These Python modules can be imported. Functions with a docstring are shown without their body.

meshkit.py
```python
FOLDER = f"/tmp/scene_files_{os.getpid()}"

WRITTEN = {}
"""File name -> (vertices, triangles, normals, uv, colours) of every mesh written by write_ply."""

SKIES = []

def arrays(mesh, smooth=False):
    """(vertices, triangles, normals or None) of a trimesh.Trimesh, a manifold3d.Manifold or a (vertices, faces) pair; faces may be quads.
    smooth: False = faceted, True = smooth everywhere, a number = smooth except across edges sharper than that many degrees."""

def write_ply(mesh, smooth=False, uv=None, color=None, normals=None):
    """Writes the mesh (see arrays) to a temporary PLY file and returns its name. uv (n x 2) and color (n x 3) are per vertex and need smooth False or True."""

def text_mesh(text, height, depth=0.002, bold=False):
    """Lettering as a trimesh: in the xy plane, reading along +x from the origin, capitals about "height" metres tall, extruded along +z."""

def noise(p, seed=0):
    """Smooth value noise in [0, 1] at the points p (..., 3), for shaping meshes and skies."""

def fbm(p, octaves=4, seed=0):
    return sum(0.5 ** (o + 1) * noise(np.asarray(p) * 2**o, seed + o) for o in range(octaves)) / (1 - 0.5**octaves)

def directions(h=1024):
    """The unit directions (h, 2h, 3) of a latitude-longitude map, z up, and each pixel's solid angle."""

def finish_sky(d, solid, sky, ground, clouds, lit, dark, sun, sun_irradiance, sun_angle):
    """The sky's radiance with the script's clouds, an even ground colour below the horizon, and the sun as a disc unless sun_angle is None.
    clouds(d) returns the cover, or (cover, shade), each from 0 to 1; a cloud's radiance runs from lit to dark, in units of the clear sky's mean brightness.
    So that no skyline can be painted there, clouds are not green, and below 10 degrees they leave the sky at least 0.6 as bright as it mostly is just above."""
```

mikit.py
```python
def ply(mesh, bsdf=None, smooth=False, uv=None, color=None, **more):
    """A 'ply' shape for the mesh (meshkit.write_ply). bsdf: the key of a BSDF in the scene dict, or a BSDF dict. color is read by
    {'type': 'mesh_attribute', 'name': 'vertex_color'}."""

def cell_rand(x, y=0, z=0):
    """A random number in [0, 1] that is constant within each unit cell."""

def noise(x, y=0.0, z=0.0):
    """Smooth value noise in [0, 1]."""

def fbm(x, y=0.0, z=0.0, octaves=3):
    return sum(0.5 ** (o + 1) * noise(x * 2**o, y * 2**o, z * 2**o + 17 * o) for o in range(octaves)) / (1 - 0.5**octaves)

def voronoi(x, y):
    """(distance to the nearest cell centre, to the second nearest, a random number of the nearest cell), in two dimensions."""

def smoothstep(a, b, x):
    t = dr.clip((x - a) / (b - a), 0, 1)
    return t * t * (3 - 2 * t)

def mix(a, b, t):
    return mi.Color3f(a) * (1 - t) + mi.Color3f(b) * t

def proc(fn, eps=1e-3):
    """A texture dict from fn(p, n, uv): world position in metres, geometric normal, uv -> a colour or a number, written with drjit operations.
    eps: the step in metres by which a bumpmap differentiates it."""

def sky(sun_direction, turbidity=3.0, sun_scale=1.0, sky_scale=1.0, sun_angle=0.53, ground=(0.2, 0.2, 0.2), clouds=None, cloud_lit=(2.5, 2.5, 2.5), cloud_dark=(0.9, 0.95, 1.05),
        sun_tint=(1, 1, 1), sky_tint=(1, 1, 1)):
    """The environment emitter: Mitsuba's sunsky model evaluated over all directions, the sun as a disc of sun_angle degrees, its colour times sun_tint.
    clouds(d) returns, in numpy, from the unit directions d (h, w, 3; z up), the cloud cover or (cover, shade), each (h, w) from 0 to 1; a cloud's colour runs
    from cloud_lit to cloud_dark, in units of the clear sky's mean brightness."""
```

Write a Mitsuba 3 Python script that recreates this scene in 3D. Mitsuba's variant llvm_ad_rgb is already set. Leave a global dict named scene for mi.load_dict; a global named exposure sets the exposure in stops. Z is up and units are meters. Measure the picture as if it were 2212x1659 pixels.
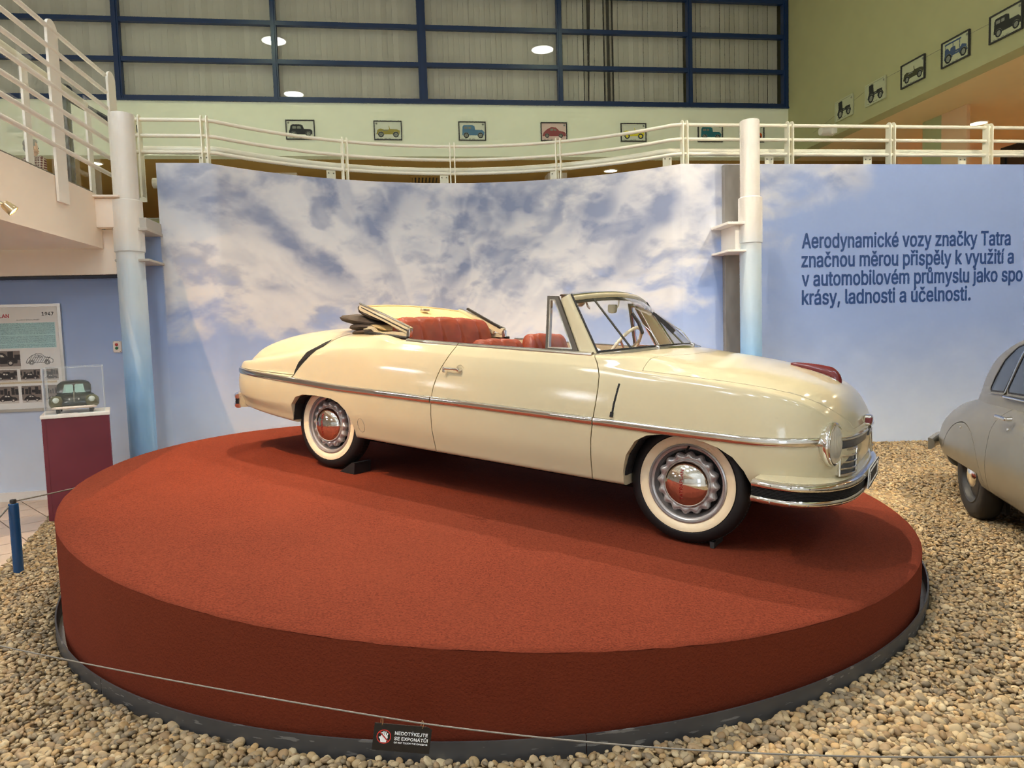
import math
import random

import drjit as dr
import manifold3d as m3
import mitsuba as mi
import numpy as np
import shapely
import shapely.affinity
import shapely.geometry as sg
import trimesh
from scipy.interpolate import PchipInterpolator

import meshkit
import mikit
from mikit import fbm, mix, noise, smoothstep

T = mi.ScalarTransform4f
scene, labels = {}, {}


def rgb(r, g, b):
    """An 8-bit sRGB colour as linear values."""
    return [((c / 255 + 0.055) / 1.055) ** 2.4 if c > 10 else c / 255 / 12.92 for c in (r, g, b)]


# ------------------------------------------------------------------ camera, light, exposure
exposure = 0.08
PITCH, ROLL, EYE = 0.07146, -0.03119, 1.538
_r = np.array([1.0, 0, 0])
_u = np.array([0, math.sin(PITCH), math.cos(PITCH)])
_f = np.array([0, math.cos(PITCH), -math.sin(PITCH)])
_up = -math.sin(ROLL) * _r + math.cos(ROLL) * _u
scene["camera"] = {
    "type": "perspective", "fov_axis": "x", "fov": math.degrees(2 * math.atan(1106 / 1534)), "near_clip": 0.05, "far_clip": 200.0,
    "to_world": T().look_at(origin=[0, 0, EYE], target=(np.array([0, 0, EYE]) + _f).tolist(), up=_up.tolist()),
}

# the building's axes are turned against the camera: s runs along the long walls, t away from the camera
AX = math.atan(0.138)
CA, SA = math.cos(AX), math.sin(AX)
HALL = T().rotate([0, 0, 1], math.degrees(AX))


def W(s, t, z=0.0):
    return np.array([s * CA - t * SA, s * SA + t * CA, z])


# ceiling luminaires (s, t, z, half s, half t, radiance): added soft fill panels and round lamps, all above the frame
REFLECTED = [(-3.16, 12.82), (-3.31, 8.81), (3.77, 12.67)]  # round lamps under the ceiling whose images show in the window panes
PANEL_Z, PANEL_RAD = 9.3, (21.0, 25.0, 29.5)
PANELS = [(-8.5, -5.0), (-8.5, -1.0), (-5.0, -5.0), (-5.0, -1.0), (-3.2, 2.5), (-1.8, -5.0), (6.0, -3.5), (3.0, -4.5), (6.5, -7.0)]
SPOTS = [  # warm exhibition spots hung under the ceiling: (position in hall axes, aim, strength, cone)
    ((-3.6, 3.0, 6.6), (-0.9, 6.5, 0.9), (125, 68, 26), 11),
    ((-2.7, 1.6, 6.6), (1.0, 5.4, 0.7), (46, 38, 28), 17),
    ((5.6, 2.2, 6.6), (5.9, 7.2, 0.9), (120, 104, 78), 26),
    ((2.6, 7.0, 7.6), (2.4, 5.3, 0.6), (125, 108, 84), 24),
    ((-0.4, 7.0, 7.6), (0.2, 5.4, 0.6), (125, 108, 84), 24),
]

LAMPS = [(-2.85, 5.5, 4.7), (-2.4, 2.6, 4.1), (-4.7, 10.5, 8.0), (3.2, 7.7, 6.5), (-2.4, 1.6, 5.4), (6.9, 6.6, 5.0), (8.7, 6.6, 4.5), (7.6, 4.0, 5.0), (5.6, 1.4, 5.5)]  # small bright halogens


# ------------------------------------------------------------------ helpers
def numbered(name):
    if name not in NAMES:
        NAMES[name] = 0
        return name
    NAMES[name] += 1
    return f"{name}_{NAMES[name]:03d}"


NAMES = {}


def thing(name, label, category, group=None):
    key = numbered(name)
    labels[key] = {"label": label, "category": category}
    if group:
        labels[key]["group"] = group
    return key


def put(key, mesh, bsdf, smooth=False, xf=None, label=None, **more):
    """One entry of the scene; a key that is taken gets the next number."""
    key = numbered(key)
    shape = mesh if isinstance(mesh, dict) else mikit.ply(mesh, bsdf, smooth, **more)
    if xf is not None:
        shape = {**shape, "to_world": xf}
    scene[key] = shape
    if label:
        labels[key] = {"label": label}
    return key


def struct(name, mesh, bsdf, smooth=False, xf=None, **more):
    key = put(name, mesh, bsdf, smooth, xf, **more)
    labels.setdefault(key, {})["kind"] = "structure"
    return key


def mat(cols, o):
    m = np.eye(4)
    m[:3, :3] = np.array(cols).T
    m[:3, 3] = o
    return T(m.tolist())


def box(lo, hi):
    lo, hi = np.minimum(lo, hi), np.maximum(lo, hi)
    return trimesh.creation.box(bounds=[lo, hi])


def rbox(lo, hi, r=0.01, n=3):
    """A box with rounded edges."""
    lo, hi = np.array(lo, float), np.array(hi, float)
    r = min(r, 0.49 * (hi - lo).min())
    s = m3.Manifold.sphere(r, 4 * n)
    pts = np.array(np.meshgrid(*zip(lo + r, hi - r), indexing="ij")).reshape(3, -1).T
    return m3.Manifold.batch_hull([s.translate(tuple(p)) for p in pts])


def cat(*ms):
    return trimesh.util.concatenate([tm(m) for m in ms])


def tm(m):
    if isinstance(m, m3.Manifold):
        k = m.to_mesh()
        return trimesh.Trimesh(np.array(k.vert_properties)[:, :3], np.array(k.tri_verts), process=False)
    if isinstance(m, (tuple, list)):
        v, f, _ = meshkit.arrays(m)
        return trimesh.Trimesh(v, f, process=False)
    return m


def man(m):
    m = tm(m).copy()
    m.merge_vertices(digits_vertex=6)
    return m3.Manifold(m3.Mesh(np.asarray(m.vertices, np.float32), np.asarray(m.faces, np.uint32)))


def grid(P, close_j=False, flip=False):
    """A mesh over the points P[i, j]."""
    P = np.asarray(P, float)
    a, b = P.shape[:2]
    i, j = np.meshgrid(np.arange(a - 1), np.arange(b if close_j else b - 1), indexing="ij")
    k = (j + 1) % b
    q = np.stack([i * b + j, i * b + k, (i + 1) * b + k, (i + 1) * b + j], -1).reshape(-1, 4)
    f = np.vstack([q[:, [0, 1, 2]], q[:, [0, 2, 3]]])
    return trimesh.Trimesh(P.reshape(-1, 3), f[:, ::-1] if flip else f, process=False)


def sweep(path, prof, closed=False, up=(0, 0, 1), caps=True):
    """The closed outline prof (n x 2: across, up) carried along the path; outline anticlockwise seen along the path's reverse."""
    p = np.asarray(path, float)
    t = np.roll(p, -1, 0) - np.roll(p, 1, 0) if closed else np.gradient(p, axis=0)
    t /= np.linalg.norm(t, axis=1, keepdims=True) + 1e-12
    up = np.broadcast_to(np.asarray(up, float), p.shape)
    a = np.cross(t, up)
    a /= np.linalg.norm(a, axis=1, keepdims=True) + 1e-12
    b = np.cross(a, t)
    prof = np.asarray(prof, float)
    prof = prof if prof.ndim == 3 else np.broadcast_to(prof, (len(p),) + prof.shape)
    P = p[:, None] + prof[..., :1] * a[:, None] + prof[..., 1:] * b[:, None]
    if closed:
        P = np.concatenate([P, P[:1]])
    m = grid(P, True)
    if caps and not closed:
        n = P.shape[1]
        v = np.vstack([m.vertices, P[0].mean(0), P[-1].mean(0)])
        k = np.arange(n)
        c0, c1, last = len(v) - 2, len(v) - 1, (len(P) - 1) * n
        f = np.vstack([m.faces, np.stack([np.full(n, c0), (k + 1) % n, k], 1), np.stack([np.full(n, c1), last + k, last + (k + 1) % n], 1)])
        m = trimesh.Trimesh(v, f, process=False)
    m.fix_normals()
    return m


def ring_profile(r, n=10, rz=None):
    a = np.arange(n) * 2 * math.pi / n
    return np.c_[r * np.cos(a), (rz or r) * np.sin(a)]


def tube(path, r, n=10, closed=False):
    p = np.asarray(path, float)
    d = p[-1] - p[0]
    up = (0, 0, 1) if abs(d[2]) < 0.9 * np.linalg.norm(d) else (0, 1, 0)
    return sweep(p, ring_profile(r, n), closed, up)


def lathe(prof, n=48, axis="z"):
    """(radius, height) pairs turned about an axis."""
    prof = np.asarray(prof, float)
    a = np.arange(n) * 2 * math.pi / n
    P = np.stack([prof[:, None, 0] * np.cos(a), prof[:, None, 0] * np.sin(a), np.repeat(prof[:, 1:], n, 1)], -1)
    m = grid(P, True)
    if axis == "y":  # height runs along -y
        m.vertices = m.vertices[:, [0, 2, 1]] * [1, -1, 1]
    return m


def extrude(poly, h0, h1):
    """shapely polygon(s) in xy, from height h0 to h1."""
    gs = [g for g in getattr(poly, "geoms", [poly]) if not g.is_empty]
    m = trimesh.util.concatenate([trimesh.creation.extrude_polygon(g, h1 - h0, engine="earcut") for g in gs])
    m.apply_translation([0, 0, h0])
    return m


def upright(m, o, ex, ez=(0, 0, 1)):
    """Puts a mesh drawn in the xy plane up on a wall: x along ex, y along ez, z out of the wall."""
    ex, ez = np.asarray(ex, float), np.asarray(ez, float)
    M = np.eye(4)
    M[:3, 0], M[:3, 1], M[:3, 2], M[:3, 3] = ex, ez, np.cross(ex, ez), o
    m = m.copy()
    m.apply_transform(M)
    return m


def pchip(xs, ys):
    return PchipInterpolator(np.array(xs, float), np.array(ys, float))


# ------------------------------------------------------------------ materials
def plastic(name, color, rough=0.5, **more):
    scene[name] = {"type": "twosided", "bsdf": {"type": "principled", "base_color": {"type": "rgb", "value": list(color)} if not isinstance(color, dict) else color, "roughness": rough, **more}}
    return name


def metal(name, color, rough=0.1):
    scene[name] = {"type": "twosided", "bsdf": {"type": "principled", "base_color": {"type": "rgb", "value": list(color)} if not isinstance(color, dict) else color, "roughness": rough, "metallic": 1.0}}
    return name


def bumped(name, color, rough, fn, scale, eps=1e-3, **more):
    scene[name] = {"type": "twosided", "bsdf": {"type": "bumpmap", "arbitrary": mikit.proc(fn, eps), "scale": scale,
                   "bsdf": {"type": "principled", "base_color": color if isinstance(color, dict) else {"type": "rgb", "value": list(color)}, "roughness": rough, **more}}}
    return name


def f_wall(c0, amp=0.05, sc=3.0):
    c0 = np.array(c0)
    return lambda p, n, uv: mi.Color3f(*[float(c) for c in c0]) * (1 - amp + 2 * amp * fbm(p.x * sc, p.y * sc, p.z * sc, 3))


plastic("white_paint", mikit.proc(f_wall(rgb(238, 232, 222), 0.03)), 0.45)
plastic("cream_wall", mikit.proc(f_wall(rgb(236, 238, 216), 0.03)), 0.7)
plastic("olive_wall", mikit.proc(f_wall(rgb(168, 166, 122), 0.04)), 0.7)  # olive stands in for a white wall in dim grazing light
plastic("ochre_paint", mikit.proc(f_wall(rgb(214, 186, 140), 0.04)), 0.8)
plastic("dim_white_ceiling", mikit.proc(f_wall(rgb(176, 140, 78), 0.05)), 0.8)  # brown stands in for a white ceiling in poor warm light
plastic("peach_wall", mikit.proc(f_wall(rgb(226, 190, 150), 0.03)), 0.7)
plastic("green_wall", mikit.proc(f_wall(rgb(176, 182, 136), 0.03)), 0.7)
plastic("balcony_paint", mikit.proc(f_wall(rgb(240, 226, 210), 0.025)), 0.6)
plastic("hall_white", rgb(225, 222, 214), 0.8)
plastic("rail_paint", rgb(240, 234, 212), 0.25, clearcoat=0.4)
plastic("blue_frame", rgb(9, 40, 82), 0.35)
plastic("dark_grey", rgb(45, 44, 44), 0.5)
plastic("black_plastic", rgb(18, 18, 19), 0.4)
plastic("black_rubber", rgb(20, 19, 19), 0.55)
plastic("lead_grey", rgb(116, 110, 100), 0.5)
metal("chrome", (0.86, 0.85, 0.83), 0.06)
metal("satin_metal", (0.62, 0.6, 0.57), 0.28)
metal("gilt_metal", (0.75, 0.6, 0.38), 0.2)
scene["window_glass"] = {"type": "thindielectric", "int_ior": 1.52}
scene["clear_glass"] = {"type": "thindielectric", "int_ior": 1.5}
scene["lamp_black"] = {"type": "diffuse", "reflectance": {"type": "rgb", "value": [0.6, 0.6, 0.58]}}

# ------------------------------------------------------------------ ceiling lamps
for s, t in PANELS:  # unseen panels added for soft light over the whole hall
    k = thing("ceiling_light", "added square light panel high above the hall", "light", "added ceiling light panels")
    h = 0.62
    put(k + "__housing", cat(box((s - h - .04, t - h - .04, PANEL_Z + .01), (s + h + .04, t + h + .04, PANEL_Z + .10)), box((s - .02, t - .02, PANEL_Z + .1), (s + .02, t + .02, 10.02))), "white_paint", xf=HALL)
    q = trimesh.Trimesh([[s - h, t - h, PANEL_Z], [s - h, t + h, PANEL_Z], [s + h, t + h, PANEL_Z], [s + h, t - h, PANEL_Z]], [[0, 1, 2], [0, 2, 3]], process=False)
    put(k + "__diffuser", {**mikit.ply(q, "lamp_black"), "emitter": {"type": "area", "radiance": {"type": "rgb", "value": list(PANEL_RAD)}}}, None, xf=HALL)


def aim_frame(d):
    d = np.asarray(d, float) / np.linalg.norm(d)
    a = np.cross(d, [0, 0, 1.0]) if abs(d[2]) < 0.99 else np.array([1.0, 0, 0])
    a /= np.linalg.norm(a)
    return np.stack([a, np.cross(d, a), d], 1)


for (o, aim, power, cone) in SPOTS:
    k = thing("exhibition_spot", "warm exhibition spotlight hung from the ceiling above the turntable", "spotlight", "warm exhibition spotlights")
    d = np.array(aim, float) - o
    R = aim_frame(d)
    M = np.eye(4); M[:3, :3] = R; M[:3, 3] = o
    can = lathe([(0.001, -.22), (.055, -.22), (.06, -.2), (.07, 0.02), (.066, 0.02), (.056, -.15), (.001, -.15)], 24)
    can.apply_transform(M)
    put(k + "__housing", can, "dark_grey", 40, HALL)
    put(k + "__hanger", tube([(o[0], o[1], o[2] + .1), (o[0], o[1], 10.0)], .012, 6), "dark_grey", 40, HALL)
    wo, wt = W(*o), W(*aim)
    scene[k + "__beam"] = {"type": "spot", "to_world": T().look_at(origin=(wo + .06 * (wt - wo) / np.linalg.norm(wt - wo)).tolist(), target=wt.tolist(), up=[0, 0.3, 1]),
                           "intensity": {"type": "rgb", "value": [float(x) for x in power]}, "cutoff_angle": float(cone + 12), "beam_width": float(cone)}

for (s, t, z) in LAMPS:
    k = thing("halogen_lamp", "small bright halogen lamp hung above the hall", "lamp", "small halogen lamps")
    d = np.array([1.0, 5.0, .6]) - (s, t, z)
    R = aim_frame(d)
    M = np.eye(4); M[:3, :3] = R; M[:3, 3] = (s, t, z)
    can = lathe([(.001, -.14), (.06, -.14), (.095, -.06), (.108, 0.014), (.104, 0.014), (.09, -.03), (.001, -.03)], 24)
    can.apply_transform(M)
    put(k + "__housing", can, "dark_grey", 40, HALL)
    put(k + "__hanger", tube([(s, t, z + .05), (s, t, 10.0)], .008, 6), "dark_grey", 40, HALL)
    a = np.arange(20) * 2 * math.pi / 20
    q = trimesh.Trimesh(np.vstack([[0, 0, 0], np.c_[np.cos(a) * .075, np.sin(a) * .075, 0 * a]]), [[0, 1 + i, 1 + (i + 1) % 20] for i in range(20)], process=False)
    q.apply_transform(M)
    put(k + "__lens", {**mikit.ply(q, "lamp_black"), "emitter": {"type": "area", "radiance": {"type": "rgb", "value": [210.0, 193.0, 162.0]}}}, None, xf=HALL)


def disc_lamp(key, label, group, s, t, z, r, rad, ring="white_paint"):
    k = thing(key, label, "downlight", group)
    put(k + "__trim_ring", lathe([(r * .98, 0.01), (r * .98, -.012), (r * 1.12, -.012), (r * 1.16, -.002), (r * 1.16, .01)], 32), ring, 40, HALL @ T().translate([s, t, z]))
    a = np.arange(32) * 2 * math.pi / 32
    v = np.vstack([[0, 0, 0], np.c_[np.cos(a) * r, np.sin(a) * r, 0 * a]])
    f = [[0, 1 + (i + 1) % 32, 1 + i] for i in range(32)]
    put(k + "__lens", {**mikit.ply(trimesh.Trimesh(v, f, process=False), "lamp_black"), "emitter": {"type": "area", "radiance": {"type": "rgb", "value": [float(x) for x in rad]}}}, None, xf=HALL @ T().translate([s, t, z - .008]))
    return k


# ------------------------------------------------------------------ hall shell
S0, S1, T0, T1 = -13.0, 15.0, -9.0, 15.94
ZB = 5.45                      # underside of the picture bulkheads
def tile_color(p, n, uv):
    return mix(rgb(196, 184, 170), rgb(180, 168, 154), fbm(p.x * 1.3, p.y * 1.3, 0, 3))


plastic("tile_far", mikit.proc(tile_color), 0.35)
struct("floor", box((S0, T0, -.2), (S1, 24.0, -.056)), "tile_far", xf=HALL)
struct("ceiling", box((S0, T0, 10.0), (S1, T1 + .3, 10.2)), "hall_white", xf=HALL)
struct("wall_rear", box((S0, T0 - .2, -.2), (S1, T0, 10.2)), "hall_white", xf=HALL)
struct("wall_left", box((S0 - .2, T0, -.2), (S0, 24.0, 10.2)), "hall_white", xf=HALL)
struct("wall_right", box((S1, T0, -.2), (S1 + .2, 24.0, 10.2)), "peach_wall", xf=HALL)
# the window wall with its bulkhead, and the bulkhead along the right side
struct("wall_back", cat(box((S0, T1, ZB), (8.92, T1 + .3, 6.60)), box((S0, T1, 10.0), (8.92, T1 + .3, 10.2))), "cream_wall", xf=HALL)
struct("wall_side", box((8.92, T0, ZB), (9.22, T1 + .3, 10.2)), "olive_wall", xf=HALL)
# low gallery behind the bulkheads
struct("ceiling_gallery", box((S0, T1 + .3, ZB), (S1, 24.0, ZB + .1)), "dim_white_ceiling", xf=HALL)
struct("ceiling_side_gallery", box((9.22, T0, ZB), (S1, T1 + .3, ZB + .1)), "ochre_paint", xf=HALL)
struct("wall_gallery", box((S0, 23.9, -.2), (S1, 24.1, ZB)), "peach_wall", xf=HALL)
struct("floor_gallery", cat(box((S0, 9.9, 2.7), (S1, 24.0, 3.0)), box((6.2, 8.15, 2.7), (S1, 9.9, 3.0))), "hall_white", xf=HALL)
for i, (a, b, t) in enumerate([(-3.06, -2.53, 17.5), (3.48, 3.95, 17.5)]):
    k = put("gallery_column", box((a, t, 3.0), (b, t + .5, ZB)), "white_paint", xf=HALL)
    labels[k] = {"label": ["square white column under the brown gallery ceiling, left of the vent", "square white column under the brown gallery ceiling, right of the vent"][i], "category": "column"}
k = thing("gallery_pier", "broad pier with a green and a peach face under the orange ceiling", "column")
put(k + "__green_face", box((10.2, 12.63, 3.0), (10.26, 13.14, ZB - .002)), "green_wall", xf=HALL)
put(k + "__peach_face", box((10.2, 12.0, 3.0), (10.27, 12.63, ZB - .002)), "peach_wall", xf=HALL)
k = put("gallery_partition", box((10.6, 14.4, 3.0), (S1, 14.6, ZB)), "peach_wall", xf=HALL)
labels[k] = {"label": "peach partition wall at the back of the orange gallery on the right", "category": "partition"}
k = thing("dark_display_case", "dark brown display case behind the railing on the far right", "display case")
put(k + "__frame", cat(*[box((10.9, a, 3.3), (10.98, b, 4.62)) for a, b in ((11.9, 12.0), (10.9, 11.0))], box((10.9, 10.9, 4.55), (10.98, 12.0, 4.66))), "black_plastic", xf=HALL)
put(k + "__panel", box((10.94, 11.0, 3.3), (10.98, 11.9, 4.56)), plastic("dark_wood", rgb(58, 42, 30), .4), xf=HALL)

for q in ((-4.6, 1.5), (-4.6, 4.2), (-7.0, 3.0)):  # unseen lights added to brighten the wall below the balcony
    k = thing("added_soffit_light", "added flat square light under the balcony, out of sight", "light", "added lights under the balcony")
    put(k + "__housing", rbox((q[0] - .32, q[1] - .32, 2.47), (q[0] + .32, q[1] + .32, 2.499), .005, 1), "white_paint", xf=HALL)
    q4 = trimesh.Trimesh([[q[0] - .3, q[1] - .3, 2.468], [q[0] - .3, q[1] + .3, 2.468], [q[0] + .3, q[1] + .3, 2.468], [q[0] + .3, q[1] - .3, 2.468]], [[0, 1, 2], [0, 2, 3]], process=False)
    put(k + "__diffuser", {**mikit.ply(q4, "lamp_black"), "emitter": {"type": "area", "radiance": {"type": "rgb", "value": [36.0, 38.0, 41.0]}}}, None, xf=HALL)
disc_lamp("ceiling_downlight", "round lit downlight in the brown gallery ceiling, left of the vent", None, -1.15, 17.20, ZB - .002, .16, (5, 4.2, 2.4))
disc_lamp("ceiling_downlight", "round lit downlight half hidden by the rail, middle of the brown gallery ceiling", None, 1.93, 17.29, ZB - .002, .16, (5, 4.2, 2.4))
disc_lamp("ceiling_downlight", "round lit downlight in the brown gallery ceiling, right of both white columns", None, 5.0, 17.28, ZB - .002, .16, (6, 4.6, 2.4))
disc_lamp("ceiling_downlight", "round lit downlight in the orange ceiling on the right", None, 11.41, 13.12, ZB - .002, .16, (8, 6.2, 2.6))
for q in ((-6.6, 16.6), (8.2, 17.6)):
    disc_lamp("ceiling_downlight", "round downlight of the gallery ceiling", "further gallery downlights", q[0], q[1], ZB - .002, .16, (5, 4.2, 2.4))
for q in ((13.0, 7.5), (13.2, 11.0), (12.0, 4.0)):  # unseen downlights added to light the orange gallery
    disc_lamp("ceiling_downlight", "added unseen downlight of the orange side gallery ceiling", "added side gallery downlights", q[0], q[1], ZB - .002, .3, (30, 24, 15))
for q in REFLECTED:
    disc_lamp("high_bay_lamp", "round greenish lamp under the hall ceiling, mirrored in the window panes", "high bay lamps", q[0], q[1], 9.1, .30, (30, 36, 21))

for q in (-8.5, -4.0, 0.5, 5.0):  # unseen uplights added to brighten the bulkhead
    k = thing("added_gallery_uplight", "added unseen linear uplight on the gallery floor brightening the cream bulkhead", "light", "added gallery uplights")
    M = HALL @ T().translate([q, 11.2, 3.16]) @ T().rotate([1, 0, 0], 25)
    put(k + "__housing", box((-.74, -.12, -.14), (.74, .12, -.01)), "white_paint", xf=M)
    q4 = trimesh.Trimesh([[-.7, -.1, 0], [.7, -.1, 0], [.7, .1, 0], [-.7, .1, 0]], [[0, 1, 2], [0, 2, 3]], process=False)
    q4.invert() if q4.face_normals[0][2] < 0 else None
    put(k + "__diffuser", {**mikit.ply(q4, "lamp_black"), "emitter": {"type": "area", "radiance": {"type": "rgb", "value": [38.0, 38.5, 30.0]}}}, None, xf=M)

# daylight window of the entrance, far behind the camera
k = "window_2"
NAMES[k] = 0
labels[k] = {"kind": "structure", "label": "daylit entrance window in the rear wall"}
ws0, ws1, wz0, wz1, wt = -2.2, -0.2, .9, 3.1, T0 + .01
q4 = trimesh.Trimesh([[ws0, wt, wz0], [ws1, wt, wz0], [ws1, wt, wz1], [ws0, wt, wz1]], [[0, 2, 1], [0, 3, 2]], process=False)
put(k + "__pane", {**mikit.ply(q4, "lamp_black"), "emitter": {"type": "area", "radiance": {"type": "rgb", "value": [5.0, 6.4, 8.0]}}}, None, xf=HALL)
for i in range(4):
    x_ = ws0 + (ws1 - ws0) * i / 3
    put(k + "__mullion", box((x_ - .04, T0, wz0 - .04), (x_ + .04, T0 + .08, wz1 + .04)), "blue_frame", xf=HALL)
    z_ = wz0 + (wz1 - wz0) * i / 3
    put(k + "__transom", box((ws0, T0, z_ - .04), (ws1, T0 + .07, z_ + .04)), "blue_frame", xf=HALL)

k = thing("air_vent", "slotted air vent in the brown gallery ceiling", "vent")
va, vb, vc, vd = .12, .82, 17.90, 18.66
put(k + "__frame", cat(box((va, vc, ZB - .02), (vb, vc + .04, ZB)), box((va, vd - .04, ZB - .02), (vb, vd, ZB)), box((va, vc + .04, ZB - .02), (va + .04, vd - .04, ZB)), box((vb - .04, vc + .04, ZB - .02), (vb, vd - .04, ZB))), "dim_white_ceiling", xf=HALL)
put(k + "__backing", box((va + .04, vc + .04, ZB - .004), (vb - .04, vd - .04, ZB)), "dark_grey", xf=HALL)
for j in range(7):
    put(k + "__slat", box((va + .05 + j * .088, vc + .05, ZB - .018), (va + .10 + j * .088, vd - .05, ZB - .006)), "dim_white_ceiling", xf=HALL)
k = put("smoke_detector", lathe([(0.001, -.06), (.05, -.055), (.07, -.03), (.075, 0), (.001, 0)], 20), "dim_white_ceiling", 40, HALL @ T().translate([4.45, 18.0, ZB]))
labels[k] = {"label": "small round detector on the brown gallery ceiling beside the downlight right of both white columns", "category": "detector"}

# ------------------------------------------------------------------ the big window
k = "window_1"
labels[k] = {"kind": "structure", "label": "wide high window with a blue steel frame"}
NAMES[k] = 0
MULL = [(-11.9, .13), (-8.82, .13), (-5.75, .13), (-2.63, .11), (0.46, .18), (3.5, .11), (6.53, .11), (8.86, .12)]
BARS = [(6.60, 6.68), (7.36, 7.45), (8.15, 8.24), (8.93, 9.2), (9.92, 10.0)]
for c, w in MULL:
    put(k + "__mullion", box((c - w / 2, T1 - .02, 6.60), (c + w / 2, T1 + .12, 10.0)), "blue_frame", xf=HALL)
    put(k + "__mullion_cap", box((c - w / 4, T1 - .045, 6.60), (c + w / 4, T1 - .02, 10.0)), "blue_frame", xf=HALL)
for (c0, w0), (c1, w1) in zip(MULL, MULL[1:]):
    for a, b in BARS:
        put(k + "__transom", box((c0 + w0 / 2, T1 - .005, a), (c1 - w1 / 2, T1 + .10, b)), "blue_frame", xf=HALL)
    for (_, a), (b, _) in zip(BARS, BARS[1:]):
        q = trimesh.Trimesh([[c0 + w0 / 2, T1 + .05, a], [c1 - w1 / 2, T1 + .05, a], [c1 - w1 / 2, T1 + .05, b], [c0 + w0 / 2, T1 + .05, b]], [[0, 1, 2], [0, 2, 3]], process=False)
        put(k + "__pane", q, "window_glass", xf=HALL)
put(k + "__sill", box((S0, T1 - .05, 6.565), (8.92, T1 + .3, 6.60)), "blue_frame", xf=HALL)
struct("wall_outer", box((S0, T1 + .9, ZB + .1), (9.3, T1 + 1.0, 10.2)), "dark_grey", xf=HALL)

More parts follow.
